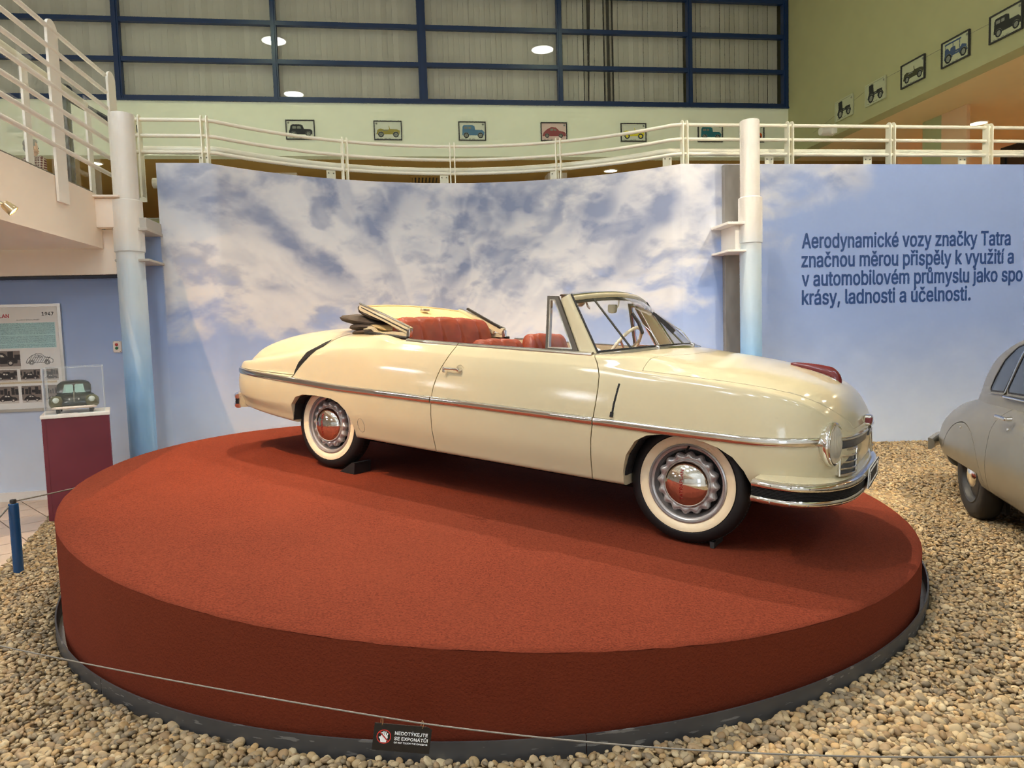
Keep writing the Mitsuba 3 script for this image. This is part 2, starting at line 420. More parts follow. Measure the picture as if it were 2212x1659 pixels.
plastic("blind_fabric", mikit.proc(f_wall(rgb(184, 181, 170), 0.02, 40.0)), 0.8)
plastic("blind_fabric_pale", mikit.proc(f_wall(rgb(188, 185, 174), 0.02, 40.0)), 0.8)
plastic("blind_fabric_grey", mikit.proc(f_wall(rgb(180, 177, 166), 0.02, 40.0)), 0.8)
rng = np.random.default_rng(5)
SIDES = ["in the bay beyond the left edge of the photo", "behind the balcony railing at the far left", "in the first whole window bay from the left", "in the middle bay left of the thick blue mullion", "in the bay right of the thick blue mullion", "with two open gaps, second bay from the right", "in the narrow bay at the right end"]
slat = rbox((-.062, -.0015, 0), (.062, .0015, 3.34), .0012, 1)
slat_ply = {m: mikit.ply(slat, m) for m in ("blind_fabric", "blind_fabric_pale", "blind_fabric_grey")}
for i, ((c0, w0), (c1, w1)) in enumerate(zip(MULL, MULL[1:])):
    b = thing("vertical_blind", "pale grey vertical slat blind " + SIDES[i], "blind")
    put(b + "__head_rail", box((c0 + .05, T1 + .2, 9.97), (c1 - .05, T1 + .26, 10.0)), "white_paint", xf=HALL)
    s = c0 + .06
    while s < c1 - .03:
        ang = rng.normal(9, 2.0)
        if i == 5 and abs(s - 4.25) < .16:
            ang = 40 if s < 4.25 else 12
        if i == 5 and abs(s - 4.66) < .1:
            ang = 55
        if i == 4 and abs(s - 2.5) < .2:
            ang = -2
        lean = rng.normal(0, .04) + (1.6 if (i == 5 and abs(s - 4.3) < .1) else 0)
        m = ["blind_fabric", "blind_fabric_pale", "blind_fabric_grey"][int(rng.integers(3))]
        put(b + "__slat", slat_ply[m], None, xf=HALL @ T().translate([s, T1 + .23 + rng.normal(0, .004), 6.63]) @ T().rotate([0, 1, 0], lean) @ T().rotate([0, 0, 1], ang))
        s += .118


# ------------------------------------------------------------------ framed prints of old cars
def car_print(kind):
    """Silhouettes of a veteran car in a unit frame (x 0..1, y 0..0.66): body, wheels, glass as shapely polygons."""
    P, C = sg.Polygon, lambda x, y, r: sg.Point(x, y).buffer(r, 12)
    if kind == "saloon":
        body = P([(.12, .2), (.9, .2), (.9, .31), (.84, .35), (.62, .36), (.57, .49), (.5, .52), (.24, .52), (.18, .48), (.15, .34), (.12, .3)]).buffer(.012)
        glass = P([(.23, .38), (.23, .47), (.36, .47), (.36, .38)]).union(P([(.39, .38), (.39, .47), (.5, .47), (.54, .38)]))
        wheels = [(.26, .2, .09), (.77, .2, .09)]
    elif kind == "tourer":
        body = P([(.1, .22), (.9, .22), (.92, .33), (.82, .37), (.6, .38), (.52, .36), (.36, .36), (.24, .4), (.14, .36)]).buffer(.012).union(P([(.55, .38), (.53, .5), (.55, .5), (.58, .38)]))
        glass = P([(.3, .33), (.3, .36), (.5, .36), (.5, .33)])
        wheels = [(.25, .2, .1), (.78, .2, .1)]
    elif kind == "limousine":
        body = P([(.14, .2), (.92, .2), (.94, .3), (.86, .38), (.6, .38), (.58, .52), (.5, .55), (.2, .55), (.16, .5)]).buffer(.01)
        glass = P([(.2, .42), (.2, .5), (.33, .5), (.33, .42)]).union(P([(.36, .42), (.36, .5), (.46, .5), (.46, .42)]))
        wheels = [(.28, .19, .1), (.8, .19, .1)]
    elif kind == "streamliner":
        body = P([(.08, .2), (.93, .2), (.94, .27), (.88, .33), (.7, .36), (.58, .48), (.42, .5), (.25, .42), (.12, .3)]).buffer(.015)
        glass = P([(.36, .38), (.37, .46), (.47, .46), (.47, .38)]).union(P([(.5, .38), (.5, .45), (.56, .44), (.61, .38)]))
        wheels = [(.24, .2, .08), (.76, .2, .08)]
    elif kind == "carriage":
        body = P([(.15, .28), (.8, .28), (.82, .36), (.6, .38), (.55, .34), (.4, .36), (.38, .6), (.3, .62), (.18, .6), (.2, .4)]).buffer(.01)
        glass = P([(.45, .3), (.45, .33), (.55, .33), (.55, .3)])
        wheels = [(.28, .2, .13), (.74, .18, .11)]
    else:  # canopy
        body = P([(.12, .24), (.86, .24), (.88, .34), (.74, .4), (.66, .32), (.5, .32), (.48, .44), (.34, .44), (.3, .34), (.22, .46), (.13, .46)]).buffer(.01)
        body = body.union(P([(.12, .56), (.7, .56), (.7, .6), (.12, .6)])).union(P([(.14, .4), (.16, .4), (.16, .58), (.14, .58)])).union(P([(.64, .34), (.66, .34), (.66, .58), (.64, .58)])).union(P([(.4, .42), (.42, .42), (.42, .58), (.4, .58)]))
        glass = P([(.5, .27), (.5, .29), (.6, .29), (.6, .27)])
        wheels = [(.24, .19, .12), (.78, .19, .11)]
    tyres = shapely.unary_union([C(x, y, r).difference(C(x, y, r * .62)) for x, y, r in wheels])
    hubs = shapely.unary_union([C(x, y, r * .55) for x, y, r in wheels])
    arch = shapely.unary_union([C(x, y, r * 1.06) for x, y, r in wheels])
    body = body.difference(arch).union(shapely.unary_union([C(x, y, r * 1.3).difference(C(x, y, r * 1.06)).intersection(sg.box(0, y, 1, 1)) for x, y, r in wheels])).difference(glass)
    return body, tyres, hubs, glass


plastic("print_paper", rgb(212, 214, 196), 0.6)
plastic("print_paper_dim", rgb(176, 178, 146), 0.6)
plastic("print_black", rgb(30, 32, 34), 0.6)
plastic("print_grey", rgb(120, 122, 112), 0.6)


def framed_print(o, ex, w, h, kind, color, label, group=None, paper="print_paper", frame="dark_grey", hub="print_grey", caption=True, n=None):
    k = thing("framed_print", label, "picture", group)
    o, ex = np.array(o, float), np.array(ex, float)
    fr = sg.box(0, 0, w, h).difference(sg.box(.02, .02, w - .02, h - .02))
    put(k + "__frame", upright(extrude(fr, 0.0, .03), o, ex), frame)
    put(k + "__paper", upright(extrude(sg.box(.02, .02, w - .02, h - .02), 0.0, .012), o, ex), paper)
    body, tyres, hubs, glass = [shapely.affinity.scale(g, w, w, origin=(0, 0)) for g in car_print(kind)]
    for shape, ink in ((body, color), (tyres, "print_black"), (hubs, hub), (glass, hub)):
        for g in getattr(shape, "geoms", [shape]):
            if g.area > 2e-5:
                put(k + "__drawing", upright(extrude(g, .012, .0145), o, ex), ink)
    marks = [sg.Point(.1 * w, h - .1 * w).buffer(.035 * w)] if caption == "left" else [sg.Point(.9 * w, h - .1 * w).buffer(.035 * w)]
    marks += [sg.box(x, .035, x + .05, .045) for x in (.06, .13, .22, .3)]
    put(k + "__caption", upright(extrude(shapely.unary_union(marks), .012, .014), o, ex), "print_grey")
    return k


ex = W(1, 0) - W(0, 0)
HUE = dict(black=rgb(22, 24, 26), olive=rgb(150, 138, 60), blue=rgb(78, 118, 150), maroon=rgb(140, 66, 68), yellow=rgb(214, 200, 40), teal=rgb(30, 100, 110), orange=rgb(200, 90, 40), slate=rgb(56, 74, 104), soot=rgb(34, 36, 32), moss=rgb(58, 58, 34))
for n_, c_ in HUE.items():
    plastic("ink_" + n_, c_, 0.6)
plastic("print_rose", rgb(214, 186, 178), 0.6)
ROW = [(-2.48, "saloon", "black", "framed print of a black veteran car on the cream bulkhead"), (-.64, "tourer", "olive", "framed print of an olive open tourer"),
       (1.19, "limousine", "blue", "framed print of a blue limousine"), (3.02, "streamliner", "maroon", "framed print of a dark red streamlined car on a pinkish sheet"),
       (4.86, "tourer", "yellow", "framed print of a yellow open car"), (6.69, "limousine", "teal", "framed print of a teal saloon near the right end of its wall"), (7.71, "saloon", "orange", "framed print with an orange patch half hidden behind the white pillar")]
for s, kind, col, lab in ROW:
    framed_print(W(s, T1 - .001, 5.79), ex, .60, .41, kind, "ink_" + col, lab, "framed prints on the cream bulkhead", paper="print_rose" if col == "maroon" else "print_paper", hub="ink_yellow" if col == "yellow" else "print_grey", caption="left" if col in ("black", "olive") else True)
SIDE = [(14.03, "carriage", "soot", "print_paper_dim", "small frameless print of a dark high carriage, the farthest on the olive wall"), (13.04, "carriage", "soot", "print_paper_dim", "print of a hooded carriage motor car, second from the far end of the olive wall"), (12.02, "tourer", "moss", "dark_grey", "black framed print of a light open car, in the middle of the olive wall"),
        (11.03, "canopy", "slate", "dark_grey", "black framed print of a blue car with a canopy"), (10.04, "limousine", "soot", "dark_grey", "black framed print of a dark closed limousine at the frame's right edge")]
ey = W(0, -1) - W(0, 0)
for t, kind, col, fr, lab in SIDE:
    framed_print(W(8.912, t, 5.69), ey, .60, .41, kind, "ink_" + col, lab, "framed prints on the olive wall", paper="print_paper_dim", frame=fr)
k = put("picture_wire", tube([W(8.917, 14.9, 5.72), W(8.917, 12.8, 6.06), W(8.917, 10.0, 6.02)], .0025, 5), "lead_grey", 40)
labels[k] = {"label": "thin wire running along the olive wall behind the prints", "category": "wire"}
k = thing("wall_projector", "white cylindrical projector on a bracket under the olive wall", "projector")
o = W(8.80, 14.15, 5.55)
put(k + "__body", upright(lathe([(.001, -.17), (.075, -.17), (.085, -.16), (.085, .14), (.07, .17), (.06, .15), (.001, .15)], 28), o, W(0, 1) - W(0, 0), (0, 0, 1)), "white_paint", 40)
put(k + "__bracket", cat(box((8.78, 14.08, 5.55), (8.92, 14.14, 5.60)), box((8.86, 14.0, 5.48), (8.92, 14.22, 5.66))), "white_paint", xf=HALL)


# ------------------------------------------------------------------ mural wall with its concave bay
def mural_path():
    a, b, sag = -2.06, 3.14, 1.02
    c = (b - a) / 2
    R = (c * c + sag * sag) / (2 * sag)
    h = math.asin(c / R)
    ang = np.linspace(-h, h, 41)
    arc = np.c_[(a + b) / 2 + R * np.sin(ang), 7.97 + sag - R + R * np.cos(ang)]
    return np.vstack([[[-2.57, 7.97]], arc, [[3.6, 7.97], [5.0, 7.97], [8.0, 7.97], [S1, 7.97]]])


MTOP = 3.42
MP = mural_path()


def mural_t(s):
    return float(np.interp(s, MP[:, 0], MP[:, 1]))


def wall_mesh(path, z0, z1, th, nz=2):
    """A wall along the plan line, its face with uv = (s, z) in hall axes; top and back in one mesh."""
    P = np.array(path)
    zs = np.linspace(z0, z1, nz)
    front = np.stack([np.c_[P, np.full(len(P), z)] for z in zs])
    tang = np.gradient(P, axis=0)
    tang /= np.linalg.norm(tang, axis=1, keepdims=True)
    back = np.c_[P + np.c_[-tang[:, 1], tang[:, 0]] * th, np.full(len(P), z1)]
    rows = np.concatenate([front, back[None], np.c_[back[:, :2], np.full(len(P), z0)][None]])
    return grid(rows), rows


PATCH = [  # painted grey-blue cloud bellies: centre s, z, half widths, turn, strength
    (-2.35, 3.2, .55, .26, -10, .75), (-1.55, 3.02, .30, .13, -40, .65), (-1.95, 2.85, .22, .10, -30, .4), (-1.3, 2.68, .40, .14, -38, .6), (-.95, 2.42, .34, .12, -38, .5),
    (-.15, 3.12, .30, .17, 40, .75), (-.35, 2.88, .22, .12, 20, .5), (.10, 3.3, .25, .08, 0, .5), (.75, 3.25, .40, .12, 10, .55), (1.2, 3.12, .28, .16, 30, .7), (.5, 2.9, .24, .08, 10, .35), (1.75, 3.15, .26, .10, 50, .6),
    (2.05, 2.93, .40, .13, 45, .6), (2.45, 3.10, .40, .12, 48, .6), (2.7, 2.72, .50, .22, 50, .8), (2.2, 2.62, .35, .10, 40, .4), (2.95, 3.02, .25, .16, 60, .5), (1.0, 2.78, .22, .07, 0, .3), (1.35, 2.68, .34, .12, 25, .5), (1.0, 2.55, .3, .09, 20, .35),
    (.65, 2.32, .34, .08, 38, .5), (.2, 2.2, .3, .06, 10, .25), (2.3, 2.22, .40, .09, 35, .4), (2.8, 2.3, .40, .09, 25, .4), (1.9, 2.05, .35, .06, 20, .3),
    (-1.5, 2.12, .22, .08, -10, .5), (-.75, 2.05, .22, .07, -12, .35), (-.3, 2.3, .2, .06, -10, .35), (-.2, 1.9, .3, .06, -10, .3), (.1, 2.62, .2, .08, 10, .3), (-.5, 2.62, .24, .06, -35, .3),
    (3.3, 2.85, .16, .22, 50, .55), (3.55, 3.2, .2, .14, 30, .6), (4.15, 3.25, .35, .10, 25, .55), (4.55, 2.98, .40, .10, 25, .45), (4.2, 2.62, .3, .06, 30, .35), (3.4, 2.2, .2, .06, 20, .4),
]
BLUE_A, BLUE_B, WHITE_C, BELLY = rgb(138, 160, 208), rgb(206, 218, 238), rgb(219, 218, 220), rgb(130, 141, 171)


def mural_color(p, n, uv):
    s, z = uv.x, uv.y
    # the streaks fan out of a point low in the middle
    ds, dz = s - 0.45, z - 0.9
    r = dr.sqrt(ds * ds + dz * dz) + 1e-4
    th = dr.atan2(ds, dz)
    w1 = fbm(s * 1.7 + 3.1, z * 1.7, 1.7, 3) - 0.5
    w2 = fbm(s * 1.7 + 9.4, z * 1.7, 5.2, 3) - 0.5
    streak = fbm(th * 7.0 + w1 * 1.6, r * 1.5 + w2 * 1.2, 2.0, 4)
    puff = fbm(s * 3.1 + w1 * 1.2, z * 4.4 + w2 * 1.2, 8.0, 5)
    fine = fbm(s * 11 + w2 * 3, z * 15 + w1 * 3, 4.0, 3)
    # where the cloud deck ends: low on the left, in the middle behind the car, and in a slant on the right
    left = 1.55 + 0.28 * smoothstep(-1.2, -2.7, s)
    mid = 1.45 + 0.45 * smoothstep(1.2, 3.0, s)
    edge = dr.select(s < 0.2, left, mid) + 1.02 * smoothstep(3.1, 4.2, s) + 0.42 * smoothstep(4.1, 5.4, s) + 1.5 * smoothstep(5.2, 6.6, s)
    deck = smoothstep(-0.36, 0.42, z - edge + (puff - 0.5) * 1.1 * (1 - 0.7 * smoothstep(4.2, 5.4, s)) + (streak - 0.5) * 0.55)
    deck = deck * (1 - 0.45 * smoothstep(3.15, 4.0, s) * smoothstep(0.62, 0.40, streak))
    shade = mi.Float(0)
    for (a, b, ra, rb, turn, k) in PATCH:
        c_, s_ = math.cos(math.radians(turn)), math.sin(math.radians(turn))
        x, y = s - a + w1 * 0.5 + (puff - 0.5) * 0.22, z - b + w2 * 0.42 + (fine - 0.5) * 0.10
        u, v = (x * c_ + y * s_) / ra, (-x * s_ + y * c_) / rb
        shade += k * dr.exp(-(u * u + v * v))
    shade = shade * (0.35 + 1.3 * puff) + 0.42 * smoothstep(0.48, 0.76, streak) * (0.3 + 0.7 * smoothstep(1.6, 2.9, z)) + 0.55 * smoothstep(0.52, 0.25, puff) + 0.14 * (0.5 - fine)
    cloud = mix(WHITE_C, BELLY, dr.clip(shade, 0, 1))
    blue = mix(BLUE_B, BLUE_A, smoothstep(0.2, 2.0, z + (puff - 0.5) * 0.3 + 0.3 * smoothstep(3.5, 5.0, s)))
    blue = mix(blue, mi.Color3f(*WHITE_C), 0.12 * smoothstep(0.45, 0.75, puff) * smoothstep(5.0, 3.4, s))
    c = blue * (1 - deck) + cloud * deck
    # hung paper: each sheet differs a shade from the next
    tone = dr.select(s < 3.14, 0.965, 1.0) * dr.select((s > -2.06) & (s < -1.0), 1.01, 1.0)
    return c * tone


scene["mural"] = {"type": "twosided", "bsdf": {"type": "principled", "base_color": mikit.proc(mural_color), "roughness": 0.55}}
mesh, rows = wall_mesh(MP, -.06, MTOP, .16, 2)
uv = rows.reshape(-1, 3)[:, [0, 2]]
struct("wall_mural", mesh, "mural", True, HALL, uv=uv)
def mural_low(p, n, uv):
    w1 = fbm(p.x * 1.7, p.z * 1.7, p.y * 1.7, 3)
    c = mix(rgb(214, 222, 234), rgb(150, 172, 214), smoothstep(0.2, 1.9, p.z + 0.5 * (w1 - 0.5)))
    return c


plastic("mural_low", mikit.proc(mural_low), 0.55)
struct("wall_left_mural", cat(box((-9.5, 7.97, -.06), (-2.56, 8.1, 2.42)), box((-2.80, 7.97, 2.42), (-2.57, 8.1, 2.67))), "mural_low", xf=HALL)
struct("wall_left_mural_end", box((-2.62, 7.972, 2.42), (-2.52, 8.12, 2.78)), "mural_low", xf=HALL)

# grey upright strip set in the mural behind the right pillar
def strip_color(p, n, uv):
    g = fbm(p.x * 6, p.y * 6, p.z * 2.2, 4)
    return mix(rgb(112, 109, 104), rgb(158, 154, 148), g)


plastic("bare_steel", mikit.proc(strip_color), 0.5)
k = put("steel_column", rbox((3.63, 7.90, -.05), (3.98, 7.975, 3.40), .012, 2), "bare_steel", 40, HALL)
labels[k] = {"label": "grey upright strip set in the mural behind the right white pillar", "category": "column"}

# the lettering
plastic("navy_letters", rgb(30, 58, 110), 0.5)
LINES = [("Aerodynamické vozy značky Tatra", 4.627, 2.44, 7.40), ("značnou měrou přispěly k využití a", 4.621, 2.215, None), ("v automobilovém průmyslu jako spo", 4.626, 1.992, None), ("krásy, ladnosti a účelnosti.", 4.625, 1.77, 6.86)]
CAP = .168
ratio = None
for i, (text, s, z, end) in enumerate(LINES):
    m = meshkit.text_mesh(text, CAP, 0.003, True)
    if i == 0:
        ratio = (end - s) / m.extents[0]
    k_ = (end - s) / m.extents[0] if end else ratio * 1.02
    m.apply_translation([-m.bounds[0][0], 0, 0])
    m.apply_scale([k_, 1, 1])
    key = put("wall_lettering", upright(m, W(s, 7.969, z), ex), "navy_letters")
    labels[key] = {"label": "navy painted lettering, line " + ["one of the wall text beginning Aerodynamické", "two of the wall text beginning značnou", "three of the wall text beginning v automobilovém", "four of the wall text beginning krásy"][i], "category": "lettering"}


plastic("pale_concrete", rgb(176, 172, 164), 0.7)

# ------------------------------------------------------------------ white pillars with sky-painted feet
def pillar_paint(p, n, uv):
    g = fbm(p.x * 2.2 + 3, p.y * 2.2, p.z * 1.6, 3) - 0.5
    lowz = smoothstep(2.0, 1.15, p.z + g * 0.45)
    c = mix(rgb(228, 222, 212), rgb(196, 212, 222), smoothstep(2.75, 2.2, p.z + g * 0.3))
    return mix(c, mi.Color3f(*rgb(140, 184, 224)), lowz)


plastic("pillar_paint", mikit.proc(pillar_paint), 0.28, clearcoat=0.4)
for s, t, lab, rr in ((-2.745, 7.60, "white round pillar with a sky blue foot at the left end of the mural", .128), (3.795, 7.60, "white round pillar with a sky blue foot in front of the lettered wall", .118)):
    k = thing("pillar", lab, "pillar")
    M = HALL @ T().translate([s, t, 0])
    put(k + "__shaft", lathe([(.001, -.055), (rr, -.055), (rr, 2.46), (.001, 2.46)], 48), "pillar_paint", 40, M)
    put(k + "__collar", lathe([(rr, 2.455), (rr + .012, 2.46), (rr + .012, 2.955), (rr - .005, 2.965)], 48), "pillar_paint", 40, M)
    put(k + "__upper_shaft", lathe([(rr - .012, 2.9), (rr - .012, 3.79), (rr - .018, 3.80), (.001, 3.80)], 48), "pillar_paint", 40, M)
    for z0, z1 in ((2.36, 2.385), (2.66, 2.69)):
        put(k + "__bracket_plate", rbox((s - .30, 7.52, z0) if s > 0 else (s - .12, 7.52, z0), (s + .02, 7.97, z1) if s > 0 else (s + .20, 7.97, z1), .004, 1), "white_paint" if s > 0 else "pale_concrete", xf=HALL)
    if s < 0:
        put(k + "__bracket_plate", rbox((s + .05, 7.54, 2.69), (s + .19, 7.97, 2.79), .004, 1), "pale_concrete", xf=HALL)
    if s > 0:
        put(k + "__bracket_web", rbox((s - .18, 7.60, 2.385), (s - .05, 7.97, 2.66), .004, 1), "white_paint", xf=HALL)
    else:
        put(k + "__bracket_web", rbox((s - .30, 7.50, 2.69), (s - .02, 7.62, 2.97), .004, 1), "balcony_paint", xf=HALL)
        put(k + "__bracket_plate", rbox((s - .36, 7.45, 2.975), (s - .02, 7.70, 2.995), .004, 1), "balcony_paint", xf=HALL)

# ------------------------------------------------------------------ railing above the mural
ROFF = .14
POST_S = [-2.78, -2.10, -.72, .59, 1.90, 3.24, 4.55, 5.87, 7.19, 8.5, 9.8]


def rail_pt(s, z):
    return W(s, mural_t(s) + ROFF, z)


rk = thing("gallery_railing", "cream tubular railing along the top of the cloud mural", "railing")
ss = np.unique(np.r_[np.linspace(-2.9, 3.3, 64), np.linspace(3.3, 12.0, 10)])
line = lambda z, off=0.0: np.array([W(s, mural_t(s) + ROFF + off, z) for s in ss])
put(rk + "__rail", tube(line(3.90), .021, 12), "rail_paint", True)
put(rk + "__rail", tube(line(3.735), .021, 12), "rail_paint", True)
put(rk + "__rail", tube(line(3.565), .021, 12), "rail_paint", True)
put(rk + "__pipe", tube(line(3.67, .34), .045, 14), "rail_paint", True)
flat = sg.box(-.032, 3.10, .032, 3.93).buffer(.03, join_style=1).buffer(0)
for s in POST_S:
    t = mural_t(s) + ROFF
    ds = mural_t(s + .02) - mural_t(s - .02)
    e = np.array([1.0, ds / .04, 0]); e /= np.linalg.norm(e)
    nrm = np.array([-e[1], e[0], 0])
    for sg_ in (-.028, .028):
        o = np.array([s, t, 0]) + e * sg_
        prof = sg.box(-.05, 3.1, .05, 3.90).union(sg.Point(0, 3.90).buffer(.05, 12))
        m = extrude(prof, -.006, .006)
        M = np.eye(4); M[:3, 0], M[:3, 1], M[:3, 2], M[:3, 3] = nrm, (0, 0, 1), e, o
        m.apply_transform(M)
        put(rk + "__post", m, "rail_paint", xf=HALL)
    # the stub that carries the fat pipe: plate with bolts
    o = np.array([s, t, 0]) + nrm * .30 - e * .10
    m = box((-.055, -.006, 3.10), (.055, .006, 3.62))
    M = np.eye(4); M[:3, 0], M[:3, 1], M[:3, 2], M[:3, 3] = e, nrm, (0, 0, 1), o
    m.apply_transform(M)
    pl = put(rk + "__pipe_stub", m, "rail_paint", xf=HALL)
    for z in (3.46, 3.58):
        for q in (-.03, .03):
            b = trimesh.creation.icosphere(1, .009); b.apply_translation([q, -.008, z]); b.apply_transform(M)
            put(pl + "__bolt", b, "lead_grey", xf=HALL)
k = put("gallery_edge_pipe", tube([W(-2.68, 8.20, 3.26), W(-2.40, 8.20, 3.26)], .055, 16), "rail_paint", 40)
labels[k] = {"label": "thick cream pipe end between the left pillar and the mural's top corner", "category": "pipe"}

# ------------------------------------------------------------------ balcony on the left
struct("balcony", cat(box((-12.8, -6.0, 2.50), (-3.0, 7.62, 3.02))), "balcony_paint", xf=HALL)
struct("balcony_beam", cat(box((-9.5, 7.63, 2.25), (-2.80, 7.97, 2.50)), box((-3.25, 7.64, 2.50), (-2.80, 7.97, 2.69))), "balcony_paint", xf=HALL)
struct("balcony_beam_gap", box((-9.5, 7.68, 2.238), (-2.80, 7.97, 2.25)), "dark_grey", xf=HALL)  # dark strip drawn in as the shadow line under the beam
bk = thing("balcony_railing", "white balcony railing with flat posts, seven rails and glass panels", "railing")
BT = [1.6, 2.9, 4.2, 5.5, 6.82, 8.05]
for z in (4.28, 4.11, 3.95, 3.79, 3.62, 3.45, 3.28):
    put(bk + "__rail", tube([W(-2.985, 1.0, z), W(-2.985, 7.9, z)], .021, 12), "white_paint", 40)
put(bk + "__handrail", tube([W(-3.20, 1.0, 3.98), W(-3.20, 7.9, 3.98)], .045, 14), "rail_paint", 40)
for t in BT:
    prof = sg.box(-.095, 2.80, .095, 4.27).union(shapely.affinity.scale(sg.Point(0, 4.27).buffer(1.0, 12), .095, .09, origin=(0, 4.27)))
    m = extrude(prof, -.011, .011)
    M = np.eye(4); M[:3, 0], M[:3, 1], M[:3, 2], M[:3, 3] = (0, 1, 0), (0, 0, 1), (1, 0, 0), (-2.985, t, 0)
    m.apply_transform(M)
    put(bk + "__post", m, "white_paint", xf=HALL)
    put(bk + "__handrail_stub", box((-3.24, t - .05, 3.02), (-3.22, t + .05, 3.95)), "white_paint", xf=HALL)
for a, b in zip(BT, BT[1:]):
    q = trimesh.Trimesh([[-3.10, a + .1, 3.05], [-3.10, b - .1, 3.05], [-3.10, b - .1, 4.0], [-3.10, a + .1, 4.0]], [[0, 1, 2], [0, 2, 3]], process=False)
    put(bk + "__glass_panel", q, "clear_glass", xf=HALL)
put(bk + "__foot_rail", box((-3.12, 1.0, 3.02), (-3.06, 7.62, 3.06)), "lead_grey", xf=HALL)

k = thing("balcony_spot_lamp", "small chrome halogen lamp glowing on the balcony fascia", "lamp")
o = W(-2.9, 5.78, 2.57)
cup = lathe([(.001, -.05), (.03, -.05), (.036, -.03), (.042, .03), (.040, .03), (.034, -.02), (.001, -.02)], 24)
R = aim_frame(W(0.75, .25, -.75))
M = np.eye(4); M[:3, :3] = R; M[:3, 3] = o
cup.apply_transform(M)
put(k + "__shade", cup, "gilt_metal", 40)
put(k + "__arm", tube([W(-3.0, 5.66, 2.62), W(-2.95, 5.7, 2.61), o - .04 * R[:, 2]], .012, 8), "chrome", 40)
put(k + "__base", rbox(W(-3.0, 5.62, 2.59) - .02, W(-3.0, 5.62, 2.59) + .05, .01, 2), "chrome", 40)
a = np.arange(20) * 2 * math.pi / 20
v = np.vstack([[0, 0, .018], np.c_[np.cos(a) * .034, np.sin(a) * .034, 0 * a + .018]])
q = trimesh.Trimesh(v, [[0, 1 + i, 1 + (i + 1) % 20] for i in range(20)], process=False)
q.apply_transform(M)
put(k + "__bulb", {**mikit.ply(q, "lamp_black"), "emitter": {"type": "area", "radiance": {"type": "rgb", "value": [60, 42, 22]}}}, None)

# ------------------------------------------------------------------ things seen on the gallery behind the balcony rail
k = thing("telescope_stand", "black upright stand with a slanting arm behind the balcony railing", "stand")
put(k + "__post", rbox((-4.17, 9.53, 3.0), (-4.05, 9.65, 4.62), .02, 2), "black_plastic", 40, HALL)
put(k + "__cap", rbox((-4.20, 9.50, 4.58), (-4.02, 9.68, 4.74), .05, 3), "black_plastic", 40, HALL)
put(k + "__arm", tube([W(-4.05, 9.6, 4.58), W(-3.6, 9.5, 4.30), W(-3.2, 9.4, 4.16)], .045, 10), "black_plastic", 40)
put(k + "__base", rbox((-4.4, 9.4, 3.0), (-3.8, 9.8, 3.05), .02, 2), "black_plastic", 40, HALL)
plastic("verdigris", rgb(40, 104, 96), 0.5)
k = thing("lattice_boom", "green steel lattice boom behind the balcony glass", "boom")
A_, B_ = W(-6.6, 10.9, 4.85), W(-4.75, 10.3, 3.4)
d_ = (B_ - A_); up_ = np.array([0, 0, .30]); sd = W(0, .3) * 1.0
for off in (0 * up_, up_, sd, sd + up_):
    put(k + "__chord", tube([A_ + off, B_ + off * (.55 if off is not None else 1)], .018, 6), "verdigris", 40)
for j in range(9):
    p0, p1 = A_ + d_ * j / 9, A_ + d_ * (j + 1) / 9
    put(k + "__brace", tube([p0 if j % 2 else p0 + up_, p1 + up_ * .9 if j % 2 else p1], .010, 5), "verdigris", 40)
    put(k + "__brace", tube([p0 + sd, p1 + up_ * .9], .010, 5), "verdigris", 40)
put(k + "__foot", tube([W(-6.0, 10.7, 3.0), W(-6.0, 10.7, 4.4)], .03, 8), "verdigris", 40)
k = thing("office_desk", "desk with dark office things seen between the left pillar and the mural", "desk")
put(k + "__top", rbox((-3.2, 9.2, 3.02), (-2.2, 9.9, 3.06), .006, 1), "lead_grey", xf=HALL)
put(k + "__monitor", rbox((-2.75, 9.45, 3.06), (-2.45, 9.5, 3.24), .01, 2), "black_plastic", 40, HALL)
put(k + "__antenna", tube([W(-2.90, 9.4, 3.06), W(-2.90, 9.4, 3.45)], .008, 6), "black_plastic", 40)
put(k + "__front_panel", box((-3.2, 9.2, 2.9), (-2.2, 9.22, 3.05)), plastic("desk_olive", rgb(130, 124, 70), .5), xf=HALL)


# ------------------------------------------------------------------ turntable
RC, RR = np.array([-0.148, 5.288]), 2.823
PC, PN = np.array([-0.1446, 5.2647, 0.4680]), np.array([0.07505513, -0.02357746, 0.99690061])
DR = 2.785


def plat_z(x, y):
    return PC[2] - (PN[0] * (x - PC[0]) + PN[1] * (y - PC[1])) / PN[2]


def carpet_color(c0, c1):
    def fn(p, n, uv):
        g = fbm(p.x * 160, p.y * 160, p.z * 420, 2)
        big = fbm(p.x * 2.2, p.y * 2.2, p.z * 2.0, 3)
        return mix(c0, c1, g * 0.8 + big * 0.2)
    return fn


def carpet_pile(p, n, uv):
    return fbm(p.x * 240, p.y * 240, p.z * 500, 2)


